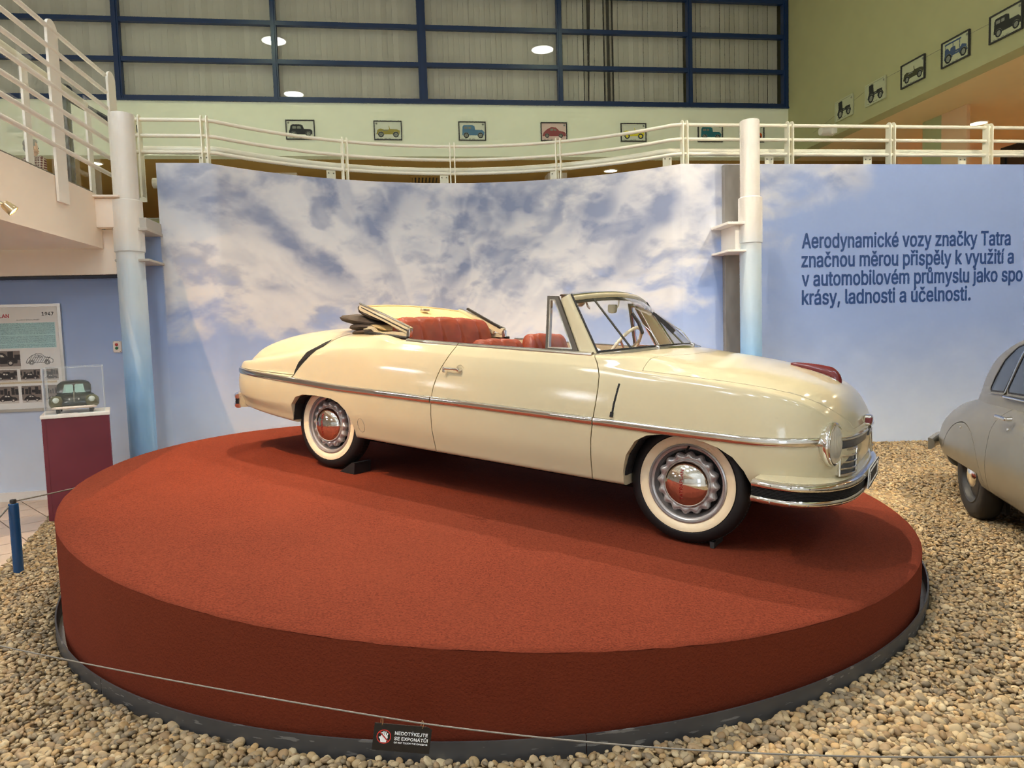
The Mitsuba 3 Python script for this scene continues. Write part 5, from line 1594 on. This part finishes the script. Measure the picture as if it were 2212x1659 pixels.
for s_ in (-1, 1):
    mm = (lambda m: m) if s_ > 0 else mirror
    b0, t0 = ws_base(np.array([.672]))[0], ws_top(np.array([.668]))[0]
    # pillar: a flat section from base to header
    n_ = 14
    f = np.linspace(-.04, 1.0, n_)[:, None]
    path = (b0 + [-.035, .012, -.01]) * (1 - f) + (t0 + [-.030, .006, .006]) * f
    wid = np.linspace(.105, .072, n_)
    ell = np.array([[(w_ * .5 * math.cos(q) * abs(math.cos(q)) ** -.3, .020 * math.sin(q) * abs(math.sin(q) + 1e-6) ** -.3) for q in np.linspace(0, 2 * math.pi, 25)[:-1]] for w_ in wid])
    d_ = path[-1] - path[0]; d_ /= np.linalg.norm(d_)
    across = np.array([1.0, 0, .30]); across -= d_ * (across @ d_); across /= np.linalg.norm(across)
    outw = np.cross(across, d_)
    P = path[:, None] + ell[..., :1] * across + ell[..., 1:] * outw
    m = grid(P, True); m.fix_normals()
    put(key + "__pillar", mm(m), "cream_paint", 50, CAR)
    put(key + "__pillar_trim", mm(tube(path + across * (wid[:, None] * .5 - .002) + outw * .012, .006, 8)), "chrome", True, CAR)
    put(key + "__pillar_trim", mm(tube(path - across * (wid[:, None] * .5 - .004) + outw * .010, .010, 8)), "chrome", True, CAR)
    put(key + "__gasket", mm(tube(path + across * (wid[:, None] * .5 + .005), .0055, 8)), "black_rubber", True, CAR)
    # upright bar across the glass
    put(key + "__bar", mm(tube([ws_base(np.array([.50]))[0] + [.006, 0, .01], ws_top(np.array([.46]))[0] + [.012, 0, -.02]], .0065, 8)), "black_rubber", True, CAR)
    # swivelling quarter window ahead of the door glass
    qk = numbered(car + "__quarter_window")
    outer = sg.Polygon([(1.702, 1.337), (1.772, 1.337), (1.968, 1.006), (1.744, 1.004)])
    hole = sg.Polygon([(1.728, 1.312), (1.757, 1.312), (1.920, 1.028), (1.764, 1.026)])
    def tilt(m):
        m = m.copy()
        u_, w_, h_ = m.vertices.T
        m.vertices = np.c_[u_, s_ * (.690 - .07 * (w_ - 1.0) / .34 + h_), w_]
        m.fix_normals()
        return m
    put(qk + "__frame", tilt(extrude(outer.difference(hole), -.011, .011)), "worn_grey", False, CAR)
    put(qk + "__edge", tilt(extrude(hole.buffer(.004).difference(hole.buffer(-.003)), -.014, .014)), "chrome", False, CAR)
    g_ = tilt(extrude(hole, -.0005, .0005))
    put(qk + "__pane", trimesh.Trimesh([(u_, s_ * (.690 - .07 * (w_ - 1.0) / .34), w_) for u_, w_ in hole.exterior.coords[:4]], [[0, 1, 2], [0, 2, 3]], process=False), "screen_glass", False, CAR)
# wipers
for v0, f0, f1, v1 in ((-.37, .25, .60, -.30), (-.03, .25, .60, -.03)):
    wk = numbered(car + "__wiper")
    at = lambda v, f, off: ws_base(np.array([v]))[0] * (1 - f) + ws_top(np.array([v]))[0] * f + np.array([.02 * math.sin(math.pi * f) + off, 0, .012 * math.sin(math.pi * f) + .4 * off])
    p0, p1 = at(v0, .0, .035), at((v0 + v1) / 2, (f0 + f1) / 2, .022)
    put(wk + "__arm", tube([p0, p0 * .5 + p1 * .5 + [.018, 0, .012], p1 + [.004, 0, 0]], .0032, 8), "chrome", True, CAR)
    put(wk + "__pivot", rbox(p0 - [.014, .011, .020], p0 + [.014, .011, .010], .008, 3), "chrome", 40, CAR)
    put(wk + "__blade", sweep([at(v0, f0, .010), at((v0 + v1) / 2, (f0 + f1) / 2, .012), at(v1, f1, .010)], [(-.006, -.009), (.006, -.009), (.006, .009), (-.006, .009)]), "black_rubber", 40, CAR)
# mirror, sun visor stay
mk = numbered(car + "__rear_mirror")
oct_ = sg.Polygon([(-.052, -.010), (-.04, -.026), (0, -.031), (.04, -.026), (.052, -.010), (.052, .018), (.045, .026), (-.045, .026), (-.052, .018)])
put(mk + "__glass", upright(extrude(oct_.buffer(.001), 0, .014), (1.86, 0, 1.283), (.80, -.60, 0)), plastic("mirror_back", rgb(128, 128, 112), .25, clearcoat=.6), 30, CAR)
put(mk + "__stay", tube([(1.89, .02, 1.345), (1.885, .02, 1.30), (1.868, .01, 1.285)], .005, 8), "chrome", True, CAR)
vk = numbered(car + "__header_latch")
put(vk, cat(tube([(1.86, -.42, 1.335), (1.84, -.42, 1.31)], .007, 8), lathe([(.001, -.006), (.026, -.004), (.028, .0), (.026, .004), (.001, .006)], 20).apply_transform(trimesh.transformations.compose_matrix(angles=(1.2, .5, 0), translate=(1.83, -.43, 1.306))), tube([(1.85, -.40, 1.315), (1.862, -.395, 1.285), (1.875, -.39, 1.272)], .006, 8)), "chrome", True, CAR)

# ------------------------------------------------------------------ seats, wheel and dash
def cushion(w, d, h, pleats, n_=72, depth=.012, arch=0.0):
    """A pleated pad: w across (v), d thick (u), h tall; pleats across the width, seams carved in."""
    ys = w / 2 * np.sin(np.linspace(-math.pi / 2, math.pi / 2, 2 * n_ + 1))
    ys = .5 * ys + .5 * np.linspace(-w / 2, w / 2, 2 * n_ + 1)
    b_ = np.linspace(-math.pi, math.pi, n_ * 2, endpoint=False)
    Y_, B = np.meshgrid(ys, b_, indexing="ij")
    sp = lambda x, q: np.sign(x) * np.abs(x) ** q
    e_ = np.clip((np.abs(Y_) - (w / 2 - .07)) / .07, 0, 1)
    cy = np.sqrt(np.maximum(1 - e_ ** 2, 0)) * .75 + .25 * (1 - e_ ** 4)
    x, z = d / 2 * cy * sp(np.cos(B), .75), h / 2 * cy * sp(np.sin(B), .55)
    groove = np.zeros_like(Y_)
    for q in pleats:
        groove += np.exp(-np.abs((Y_ - q) / .014) ** 1.4)
    gap = (pleats[1] - pleats[0]) if len(pleats) > 1 else .2
    pillow = .005 * np.abs(np.sin(math.pi * (Y_ - pleats[0]) / gap)) ** .7
    r_ = np.hypot(x, z) + 1e-6
    k_ = 1 + (pillow - depth * groove) / r_ * np.clip(r_ / .05, 0, 1)
    x, z = x * k_, z * (1 + (k_ - 1) * .8)
    wr = meshkit.fbm(np.stack([x, Y_, z], -1) * 11, 3, 4) - .5
    x = x + .010 * wr
    z = z + .006 * wr + arch * (1 - (2 * Y_ / w) ** 2) * (z > 0)
    m = grid(np.stack([x, Y_, z], -1), True)
    m.fix_normals()
    return m


def place(m, rx=0, ry=0, rz=0, t=(0, 0, 0)):
    m = m.copy()
    m.apply_transform(trimesh.transformations.compose_matrix(angles=(rx, ry, rz), translate=t))
    return m


sk = numbered(car + "__rear_seat")
put(sk + "__backrest", place(cushion(1.14, .15, .42, np.linspace(-.36, .36, 4), arch=.02), ry=-.26, t=(.47, .0, .945)), "red_leather", True, CAR)
put(sk + "__squab", place(cushion(1.16, .52, .18, np.linspace(-.36, .36, 4)), t=(.80, 0, .62)), "red_leather", True, CAR)
for v_, hh in ((-.32, 1.040), (.33, 1.078)):
    sk = numbered(car + "__front_seat")
    put(sk + "__backrest", place(cushion(.58, .14, .46, np.linspace(-.16, .16, 3), arch=.01), ry=-.20, t=(1.19, v_, hh - .235)), "red_leather", True, CAR)
    put(sk + "__squab", place(cushion(.58, .50, .17, np.linspace(-.16, .16, 3)), t=(1.50, v_, .60)), "red_leather", True, CAR)
C_("dashboard", rbox((2.06, -.60, .86), (2.26, .60, 1.02), .04, 3), "cream_paint")
key = numbered(car + "__steering_wheel")
sc_ = np.array([1.80, .34, .985])
nn = np.array([-.86, 0, .51]); e_a = np.array([0, 1.0, 0]); e_b = np.cross(nn, e_a)
a_ = np.linspace(0, 2 * math.pi, 97)[:-1]
rr_ = .205
path = sc_ + rr_ * np.cos(a_)[:, None] * e_a + rr_ * np.sin(a_)[:, None] * e_b
prof_ = np.array([ring_profile(.0115 + .0022 * math.cos(q * 40), 10) for q in a_])
put(key + "__rim", sweep(path, prof_, True, nn), "ivory", True, CAR)
for q in (math.pi / 2, math.pi * 7 / 6, -math.pi / 6):
    put(key + "__spoke", tube([sc_ - nn * .03, sc_ + rr_ * (math.cos(q) * e_a + math.sin(q) * e_b)], .008, 8), "chrome", True, CAR)
put(key + "__column", tube([sc_ - nn * .02, sc_ - nn * .40], .022, 12), "ivory", 40, CAR)

# ------------------------------------------------------------------ the folded top
ft_ = numbered(car + "__folded_top")
for s_ in (-1, 1):
    mm = (lambda m: m) if s_ < 0 else mirror
    r0, r1 = np.array([.125, -.60, 1.222]), np.array([.600, -.60, 1.072])
    rail_pr = [(-.020, -.026), (.020, -.026), (.022, .010), (.016, .022), (-.016, .022), (-.022, .010)]
    put(ft_ + "__side_rail", mm(sweep([r0, r0 * .5 + r1 * .5 + [0, 0, .006], r1], rail_pr)), "cream_paint", 30, CAR)
    put(ft_ + "__rail_trim", mm(tube([r0 + [0, -.018, .024], r0 * .5 + r1 * .5 + [0, -.018, .030], r1 + [0, -.018, .024]], .007, 8)), "chrome", True, CAR)
    put(ft_ + "__rail_trim", mm(tube([r0 + [.02, -.020, -.004], r1 + [0, -.024, -.004]], .004, 6)), "print_black", True, CAR)
    if s_ > 0:
        put(ft_ + "__rail_seal", mm(sweep([r0 + [.10, .012, .026], r1 + [-.02, .012, .026]], [(-.014, -.006), (.014, -.006), (.014, .010), (-.014, .010)])), "black_rubber", 30, CAR)
    put(ft_ + "__hinge", mm(tm(rbox((.585, -.628, 1.025), (.615, -.59, 1.085), .006, 2))), "chrome", 40, CAR)
    put(ft_ + "__link", mm(sweep([(.595, -.60, 1.038), (.45, -.605, 1.042), (.32, -.61, 1.030), (.20, -.60, 1.000)], [(-.012, -.017), (.012, -.017), (.012, .017), (-.012, .017)])), "cream_paint", 30, CAR)
    put(ft_ + "__link", mm(sweep([(.52, -.57, 1.06), (.42, -.575, 1.105), (.34, -.58, 1.15)], [(-.010, -.014), (.010, -.014), (.010, .014), (-.010, .014)])), "cream_paint", 30, CAR)
    put(ft_ + "__link", mm(sweep([(.30, -.60, 1.035), (.24, -.60, 1.075), (.16, -.60, 1.07)], [(-.010, -.012), (.010, -.012), (.010, .012), (-.010, .012)])), "cream_paint", 30, CAR)
    # arms and black strip lying along the body edge on each side
    put(ft_ + "__edge_seal", mm(tube([(.62, -.655, 1.02), (.40, -.66, 1.030), (.20, -.63, 1.04)], .012, 8)), "black_rubber", True, CAR)
# header panel: lined sheet between the rails
vs = np.linspace(-.59, .59, 25)
hp = []
for f in np.linspace(0, .52, 9):
    p = np.array([.135, 0, 1.222]) * (1 - f) + np.array([.56, 0, 1.075]) * f
    hp.append(np.stack([p[0] - .035 * (1 - (vs / .59) ** 2) * (1 - f), vs, p[2] + .022 * (1 - (vs / .59) ** 2) * (1 - f) + 0 * vs], -1))
hp = np.array(hp)
sheet = np.concatenate([hp, hp[::-1] - [.006, 0, .014]])
m = grid(np.concatenate([sheet, sheet[:1]]))
put(ft_ + "__lining", m, "hood_lining", 30, CAR)
put(ft_ + "__bow", tube(hp[0] + [-.006, 0, -.004], .014, 10), "hood_lining", 40, CAR)
put(ft_ + "__latch", cat(tm(rbox((.205, -.03, 1.212), (.245, .05, 1.222), .004, 2)), trimesh.creation.torus(.018, .005).apply_transform(trimesh.transformations.compose_matrix(translate=(.225, -.01, 1.226))), trimesh.creation.torus(.018, .005).apply_transform(trimesh.transformations.compose_matrix(translate=(.225, .035, 1.226)))), "chrome", 40, CAR)
# dark cloth: rolls stacked behind the rails
def roll(u0, w0, ru, rw, tiltq, seed, v1=.63, amp=.25):
    vs_ = np.linspace(-v1, v1, 40)
    P = []
    for v_ in vs_:
        a_ = np.linspace(0, 2 * math.pi, 29)[:-1]
        end = (1 - (abs(v_) / v1) ** 14) ** .5 if abs(v_) < v1 else 0.02
        rad = 1 + amp * (meshkit.fbm(np.c_[np.cos(a_) * 1.3 + 5 * seed, np.sin(a_) * 1.3, np.full(28, v_ * 3.0)], 3, seed) - .5) * 2
        x_, z_ = ru * np.cos(a_) * rad * end, rw * np.sin(a_) * rad * end
        c_, s2 = math.cos(tiltq), math.sin(tiltq)
        P.append(np.c_[u0 + x_ * c_ - z_ * s2 - .05 * (1 - (v_ / v1) ** 2), np.full(28, v_), w0 + x_ * s2 + z_ * c_])
    m_ = grid(np.array(P), True)
    m_.fix_normals()
    return m_
for args in ((.06, 1.122, .21, .038, -.08, 1), (.13, 1.075, .16, .032, .05, 2), (.15, 1.040, .15, .028, .12, 3), (.19, 1.168, .14, .026, -.30, 4), (.125, 1.196, .055, .026, -.75, 7)):
    put(ft_ + "__cloth_fold", roll(*args), "hood_cloth", True, CAR)
for seed, w_ in ((5, 1.085), (6, 1.05)):
    put(ft_ + "__cloth_fold", roll(.24, w_, .14, .022, -.2, seed, .60), "hood_lining", True, CAR)

# wheel chocks on the carpet
for uc, v0, lab in ((.150, -.68, "black wedge chock in front of the near rear wheel"), (2.83, -.64, "small grey wedge chock under the near front wheel")):
    dx, h_ = (.15, .085) if uc < 1 else (.10, .035)
    m = side_prism([(uc - .095 if uc < 1 else uc - .02, .002), (uc + dx - .10, .002), (uc + dx - .10, h_), (uc + dx - .125, h_)], v0 - .03, v0 + .14)
    k = put("wheel_chock", tm(m), "black_rubber" if uc < 1 else "dark_grey", False, CAR)
    labels[k] = {"label": lab, "category": "wheel chock"}

# what the parts of the convertible look like where they differ from the cream body
LOOKS = {"whitewall": "cream whitewall ring of the tyre", "hubcap": "domed chrome hubcap with raised red letters", "tyre": "black tyre", "disc": "scalloped steel wheel disc", "handle": "chrome door handle", "flank_trim": "chrome trim strip along the flank",
         "belt_rail": "chrome rail along the door top", "air_scoop": "air scoop, its dark inside filled in black", "hood_fin": "red hood fin on a chrome base", "headlamp": "round headlamp with a chrome bezel", "front_bumper": "chrome front bumper with a black ribbed band",
         "rear_seat": "pleated red leather rear seat", "front_seat": "pleated red leather front seat", "folded_top": "folded dark cloth top with beige lining", "steering_wheel": "ivory steering wheel", "grille": "small chrome grille with bars",
         "turn_indicator": "thin black turn indicator slot", "quarter_window": "grey framed quarter window", "number_plate": "white number plate", "nose_badge": "chrome and red nose badge", "rear_mirror": "octagonal rear mirror"}
for key_ in [k_ for k_ in scene if k_.startswith(car + "__")]:
    bits = key_.split("__")
    for d_ in range(2, len(bits) + 1):
        base_ = "_".join(x for x in bits[d_ - 1].split("_") if not x.isdigit())
        full_ = "__".join(bits[:d_])
        if base_ in LOOKS and full_ in scene and "label" not in labels.get(full_, {}):
            labels.setdefault(full_, {})["label"] = LOOKS[base_]


# ------------------------------------------------------------------ the grey car standing on the gravel at the right
QD = np.array([-.29, -.957, 0]); QD = QD / np.linalg.norm(QD)
QR = np.array([QD[1], -QD[0], 0])
GREY = mat([QD, QR * -1, [0, 0, 1.0]], [3.43, 5.36, 0.012])     # x forward, y to the car's left, z up; y = 0 is the right flank


def grey_paint(p, n, uv):
    g = fbm(p.x * 5, p.y * 5, p.z * 5, 3)
    return mix(rgb(106, 103, 92), rgb(118, 114, 102), g)


scene["grey_paint"] = {"type": "twosided", "bsdf": {"type": "roughplastic", "diffuse_reflectance": mikit.proc(grey_paint), "alpha": 0.09, "int_ior": 1.5, "nonlinear": False}}
scene["dark_pane"] = {"type": "twosided", "bsdf": {"type": "roughplastic", "diffuse_reflectance": {"type": "rgb", "value": rgb(58, 66, 78)}, "alpha": 0.05, "int_ior": 1.5}}
g2 = thing("saloon_car", "grey streamlined saloon standing on the gravel, cut by the right edge of the photo", "car")
HB = .845


def loft(stations, section_fn):
    P = []
    for q in stations:
        half = section_fn(q)
        n_ = len(half)
        P.append(np.vstack([np.c_[np.full(n_, q), -half[:, 0], half[:, 1]], np.c_[np.full(n_ - 2, q), half[::-1][1:-1, 0], half[::-1][1:-1, 1]]]))
    P = np.array(P)
    n_ = P.shape[1]
    m = grid(P, True)
    v = np.vstack([m.vertices, P[0].mean(0), P[-1].mean(0)]); kk = np.arange(n_); L = (len(P) - 1) * n_
    m = trimesh.Trimesh(v, np.vstack([m.faces, np.c_[np.full(n_, len(v) - 2), (kk + 1) % n_, kk], np.c_[np.full(n_, len(v) - 1), L + kk, L + (kk + 1) % n_]]), process=False)
    m.vertices[:, 1] += HB
    m.fix_normals()
    if m.volume < 0:
        m.invert()
    return m


def spl(pts, n_=56):
    pts = np.array(pts, float)
    d_ = np.r_[0, np.cumsum(np.linalg.norm(np.diff(pts, axis=0), axis=1) + 1e-5)]
    return PchipInterpolator(d_, pts)(np.linspace(0, d_[-1], n_))


def ends(x, a, b, la, lb, p, pb=2.5):
    at, bt = np.clip((a - x) / la, 0, 1), np.clip((x - b) / lb, 0, 1)
    return (1 - at ** p) ** (1 / p) * (1 - bt ** pb) ** (1 / pb)


G_T = pchip([-1.55, -1.4, -1.1, -.7, -.3, .3, 1.2, 2.2, 2.9, 3.4, 3.6], [.55, .68, .80, .885, .93, .96, .97, .96, .93, .80, .60])
G_S = pchip([-1.55, -1.2, -.7, -.3, .3, 1.2, 2.4, 3.2, 3.6], [.48, .58, .70, .765, .80, .82, .80, .72, .56])
G_B = pchip([-1.55, -1.3, -1.0, -.6, -.2, .4, 2.4, 3.3, 3.6], [.44, .38, .335, .305, .295, .27, .27, .34, .46])


def g_section(q):
    Y = HB * float(ends(q, -.25, 2.3, 1.28, 1.3, 2.6)) + 1e-3
    k_ = min(1, Y / .8)
    b, s, t = float(G_B(q)), float(G_S(q)), float(G_T(q))
    return spl([(0, b), (Y - .16 * k_, b), (Y - .06 * k_, b + .02), (Y - .02 * k_, b + .09), (Y, b + .45 * (s - b)), (Y - .025 * k_, b + .84 * (s - b)), (Y - .09 * k_, s + .25 * (t - s)), (Y - .22 * k_, s + .72 * (t - s)), (Y - .42 * k_, s + .92 * (t - s)), (0, t)])


st = np.unique(np.r_[-.25 - 1.279 * np.sin(np.linspace(0, math.pi / 2, 40)), np.linspace(-.25, 2.3, 70), 2.3 + 1.299 * np.sin(np.linspace(0, math.pi / 2, 30))])
gbody = man(loft(st, g_section))
G_R = pchip([-1.15, -.95, -.70, -.45, -.15, .15, .5, 1.0, 1.5, 1.9, 2.2], [.86, .90, 1.0, 1.15, 1.32, 1.42, 1.475, 1.50, 1.48, 1.36, 1.0])


def c_section(q):
    Y = .70 * float(ends(q, .2, 1.5, 1.36, .72, 2.3, 3.0)) + 1e-3
    t = float(G_R(q))
    b = .78
    tb = max(t - b, .02)
    return spl([(0, b), (Y, b), (Y - .01, b + .12 * tb), (Y - .045 * min(1, Y / .6), b + .45 * tb), (Y * .86, b + .80 * tb), (Y * .66, b + .945 * tb), (Y * .35, b + .99 * tb), (0, t)])


sc2 = np.unique(np.r_[.2 - 1.359 * np.sin(np.linspace(0, math.pi / 2, 30)), np.linspace(.2, 1.5, 40), 1.5 + .719 * np.sin(np.linspace(0, math.pi / 2, 24))])
gcab = man(loft(sc2, c_section))
spat_c, spat_r = (-.13, .235), .50
arch_line = sg.Point(spat_c).buffer(spat_r, 24)
spat_poly = shapely.affinity.scale(arch_line, 1.02, .98)
wheelhole = sg.box(-.52, .0, .27, .40)
gbody = gbody - side_prism(wheelhole.buffer(.0), -.1, .22) - side_prism(wheelhole, 2 * HB - .22, 2 * HB + .1)
G_ = lambda key, m, b, smooth=40: put(g2 + "__" + key, tm(m), b, smooth, GREY)
spat = spat_poly.intersection(sg.box(-2, .30, 2, 2))
spats = [gbody ^ side_prism(spat.buffer(-.003), *z_) for z_ in ((-.2, .12), (2 * HB - .12, 2 * HB + .2))]
gbody = gbody - side_prism(spat.buffer(.003), -.2, .12) - side_prism(spat.buffer(.003), 2 * HB - .12, 2 * HB + .2)
gdoor = sg.Polygon([(.462, .2), (.455, .33), (.459, .66), (.453, .80), (.49, .93), (.52, 1.2), (1.45, 1.2), (1.46, .2)])
gd = gbody ^ side_prism(gdoor.buffer(-.003), -.2, .16)
gbody = gbody - side_prism(gdoor.buffer(.003), -.2, .16)
G_("body", gbody, "grey_paint", 35)
G_("cabin", gcab, "grey_paint", 45)
for m_ in spats:
    G_("wheel_spat", m_, "grey_paint", 35)
gdk = G_("door", gd, "grey_paint", 35)


_cq = np.linspace(-1.1, 2.2, 166)
_ch = [c_section(q) for q in _cq]


def cab_y(q, z):
    h = _ch[int(np.clip(round((q + 1.1) / .02), 0, 165))]
    i = np.argmax(h[:, 0])
    return HB - float(np.interp(z, h[i:, 1], h[i:, 0]))


def on_cab(poly, off):
    """A sheet of the polygon (q, z) lying on the cabin's right side."""
    m = extrude(poly, 0, .004).subdivide_to_size(.05)
    q, z, h = m.vertices.T
    m.vertices = np.c_[q, [cab_y(a_, b_) - off - c_ for a_, b_, c_ in zip(q, z, h)], z]
    m.fix_normals()
    return m


win1 = smooth_poly([(-.02, .985), (.28, 1.0), (.50, 1.32), (.45, 1.345), (.34, 1.32), (.17, 1.22), (.045, 1.08)], .02)
win2 = smooth_poly([(.335, 1.0), (.92, 1.02), (.90, 1.38), (.70, 1.39), (.56, 1.365)], .025)
win3 = smooth_poly([(.99, 1.02), (1.55, 1.02), (1.38, 1.34), (.98, 1.37)], .025)
for w_ in (win1, win2, win3):
    k_ = G_("side_window", on_cab(w_, .004), "dark_pane", False)
    G_("window_frame", on_cab(w_.buffer(.022).difference(w_.buffer(-.002)), .006), "grey_paint", False)
    G_("window_seal", on_cab(w_.buffer(.006).difference(w_.buffer(-.004)), .0085), "black_rubber", False)
G_("window_bar", on_cab(sg.Polygon([(.300, .995), (.318, .995), (.535, 1.36), (.515, 1.36)]), .010), "chrome", False)
G_("sill_strip", tube([(q, cab_y(q, .965) - .012, .965 + .01 * (q - .1)) for q in np.linspace(.30, 1.6, 12)], .009, 8), "chrome", True)
def flank_y(q, z):
    h = g_section(q)
    i = len(h) // 3
    return HB - float(np.interp(z, h[i:, 1], h[i:, 0]))
hk = put(gdk + "__handle", cat(rbox((.60, flank_y(.7, .80) - .05, .852), (.79, flank_y(.7, .80) - .032, .876), .008, 3), lathe([(.001, .04), (.012, .038), (.014, 0)], 16, "y").apply_translation([.77, flank_y(.7, .80) + .03 - .03, .862])), "chrome", 50, GREY)
put(gdk + "__lock", lathe([(.001, .008), (.010, .007), (.012, 0)], 16, "y").apply_translation([.735, flank_y(.735, .79), .79]), "chrome", 50, GREY)
G_("spat_catch", lathe([(.001, .008), (.007, .007), (.009, 0)], 16, "y").apply_translation([-.16, flank_y(-.16, .69) - .002, .685]), "chrome")
for s_, y_ in ((1, .06), (-1, 2 * HB - .06)):
    for q in (-.07, 2.55):
        wk = numbered(g2 + "__wheel")
        M_ = GREY @ T().translate([q, y_, .325]) @ (T() if s_ > 0 else T().rotate([0, 0, 1], 180))
        put(wk + "__tyre", lathe([(.205, -.15), (.25, -.165), (.30, -.16), (.322, -.14), (.332, -.11), (.334, -.08), (.332, -.05), (.322, -.02), (.30, -.002), (.255, .004), (.215, -.006), (.205, -.02)], 72, "y"), "black_rubber", 35, M_)
        put(wk + "__rim", lathe([(.214, -.006), (.206, .000), (.196, -.006), (.19, -.03), (.175, -.045), (.15, -.04), (.10, -.02), (.06, -.016), (.001, -.014)], 64, "y"), "dark_grey", 40, M_)
        put(wk + "__hubcap", lathe([(.09, -.022), (.088, -.01), (.06, .004), (.03, .01), (.001, .012)], 40, "y"), "chrome", True, M_)
G_("wheel_well", box((-.50, .20, .10), (.25, .23, .42)), "well_black", False)
G_("underbody", rbox((-.9, .3, .18), (2.9, 2 * HB - .3, .34), .03, 2), "well_black")
rbq = spl([(-.84, -.02), (-1.0, .048), (-1.22, .155), (-1.42, .33), (-1.53, .58), (-1.565, .845), (-1.53, 2 * HB - .58), (-1.42, 2 * HB - .33), (-1.22, 2 * HB - .155), (-1.0, 2 * HB - .048), (-.84, 2 * HB + .02)], 50)
put(g2 + "__rear_bumper", sweep(np.c_[rbq, np.full(50, .445)], [(-.02, -.05), (.012, -.045), (.03, -.02), (.03, .02), (.012, .045), (-.02, .05)]), "grey_paint", 40, GREY)

# ------------------------------------------------------------------ a visitor on the gallery, seen through the balcony glass
def plaid(p, n, uv):
    x, z = (p.x * CA + p.y * SA) * 26, p.z * 26
    a = smoothstep(.70, .74, dr.abs(2 * (x - dr.floor(x)) - 1)) + smoothstep(.70, .74, dr.abs(2 * (z - dr.floor(z)) - 1))
    c = mix(rgb(86, 46, 40), rgb(206, 190, 172), dr.clip(a, 0, 1) * 0.55)
    return c


plastic("plaid_cloth", mikit.proc(plaid), 0.85)
plastic("skin", rgb(206, 162, 134), 0.55)
plastic("grey_hair", rgb(128, 124, 118), 0.8)
plastic("denim", rgb(52, 62, 84), 0.85)


def chain(parts, q=.012, it=8):
    """Bones as hulls of spheres, added into one surface and smoothed."""
    ms = []
    for a_, ra, b_, rb in parts:
        A_ = m3.Manifold.sphere(ra, 20).translate(tuple(a_)); B_ = m3.Manifold.sphere(rb, 20).translate(tuple(b_))
        ms.append(m3.Manifold.batch_hull([A_, B_]))
    u = ms[0]
    for m_ in ms[1:]:
        u = u + m_
    m_ = tm(u.refine_to_length(q * 1.5))
    m_.merge_vertices()
    trimesh.smoothing.filter_taubin(m_, iterations=it)
    return m_


pk_ = thing("person", "person in a brown plaid shirt standing behind the balcony glass", "person")
sh_, hip = .19, .10
J = dict(neck=(0, 0, 1.47), chest=(0, .01, 1.28), waist=(0, 0, 1.08), pelv=(0, 0, .95))
arm = lambda s: [((s * .18, 0, 1.40), .062, (s * .235, .02, 1.13), .046), ((s * .235, .02, 1.13), .044, (s * .24, -.06, .90), .032), ((s * .24, -.06, .90), .032, (s * .245, -.085, .82), .034)]
leg = lambda s: [((s * .10, 0, .93), .092, (s * .11, -.01, .50), .062), ((s * .11, -.01, .50), .060, (s * .11, .02, .09), .042), ((s * .11, .02, .07), .040, (s * .12, -.14, .045), .036)]
fingers = []
for s in (-1, 1):
    for f_, (dx, ln) in enumerate(((-.022, .062), (-.008, .072), (.007, .068), (.021, .054))):
        p0 = np.array([s * .245, -.085 + dx, .80]); p1 = p0 + [0, -.006, -ln * .6]; p2 = p1 + [-s * .012, -.004, -ln * .45]
        fingers += [(p0, .0095, p1, .0085), (p1, .0085, p2, .0075)]
    t0 = np.array([s * .238, -.112, .83]); t1 = t0 + [-s * .01, -.028, -.03]; t2 = t1 + [-s * .008, -.008, -.026]
    fingers += [(t0, .012, t1, .010), (t1, .010, t2, .009)]
skin = [((0, .0, 1.40), .055, (0, -.01, 1.53), .052), ((0, -.005, 1.60), .082, (0, .012, 1.655), .090), ((0, -.03, 1.575), .058, (0, -.045, 1.545), .040), ((0, -.09, 1.60), .012, (0, -.105, 1.585), .012), ((-.088, .01, 1.595), .016, (-.09, .012, 1.62), .018), ((.088, .01, 1.595), .016, (.09, .012, 1.62), .018), ((-.028, -.082, 1.548), .010, (.028, -.082, 1.548), .010),
        ((-.13, 0, 1.36), .09, (.13, 0, 1.36), .09), ((0, 0, 1.34), .125, (0, 0, 1.08), .115), ((-.06, 0, .98), .105, (.06, 0, .98), .105)] + arm(-1) + arm(1) + leg(-1) + leg(1) + fingers
PM_ = HALL @ T().translate([-5.72, 12.15, 3.012]) @ T().rotate([0, 0, 1], 150)
put(pk_ + "__body", chain(skin, .014, 4), "skin", True, PM_)
shirt = [((-.135, 0, 1.372), .105, (.135, 0, 1.372), .105), ((0, 0, 1.36), .145, (0, 0, 1.05), .135), ((-.06, 0, .98), .125, (.06, 0, .98), .125)] + [((s * .185, 0, 1.40), .078, (s * .24, .02, 1.13), .060) for s in (-1, 1)] + [((s * .24, .02, 1.13), .058, (s * .245, -.055, .92), .044) for s in (-1, 1)]
put(pk_ + "__shirt", chain(shirt, .016, 6), "plaid_cloth", True, PM_)
put(pk_ + "__trousers", chain([((-.065, 0, .94), .118, (.065, 0, .94), .118)] + [((s * .10, 0, .92), .105, (s * .112, -.01, .50), .078) for s in (-1, 1)] + [((s * .112, -.01, .50), .076, (s * .112, .02, .07), .064) for s in (-1, 1)], .018, 6), "denim", True, PM_)
put(pk_ + "__hair", chain([((0, .025, 1.64), .092, (0, .03, 1.665), .092), ((0, .055, 1.60), .07, (0, .06, 1.58), .055), ((-.03, -.03, 1.715), .04, (.03, -.03, 1.715), .04)], .014, 6), "grey_hair", True, PM_)
eyes = [trimesh.creation.icosphere(2, .010).apply_translation([s * .034, -.080, 1.625]) for s in (-1, 1)]
for e_ in eyes:
    put(pk_ + "__eye", e_, "print_black", True, PM_)
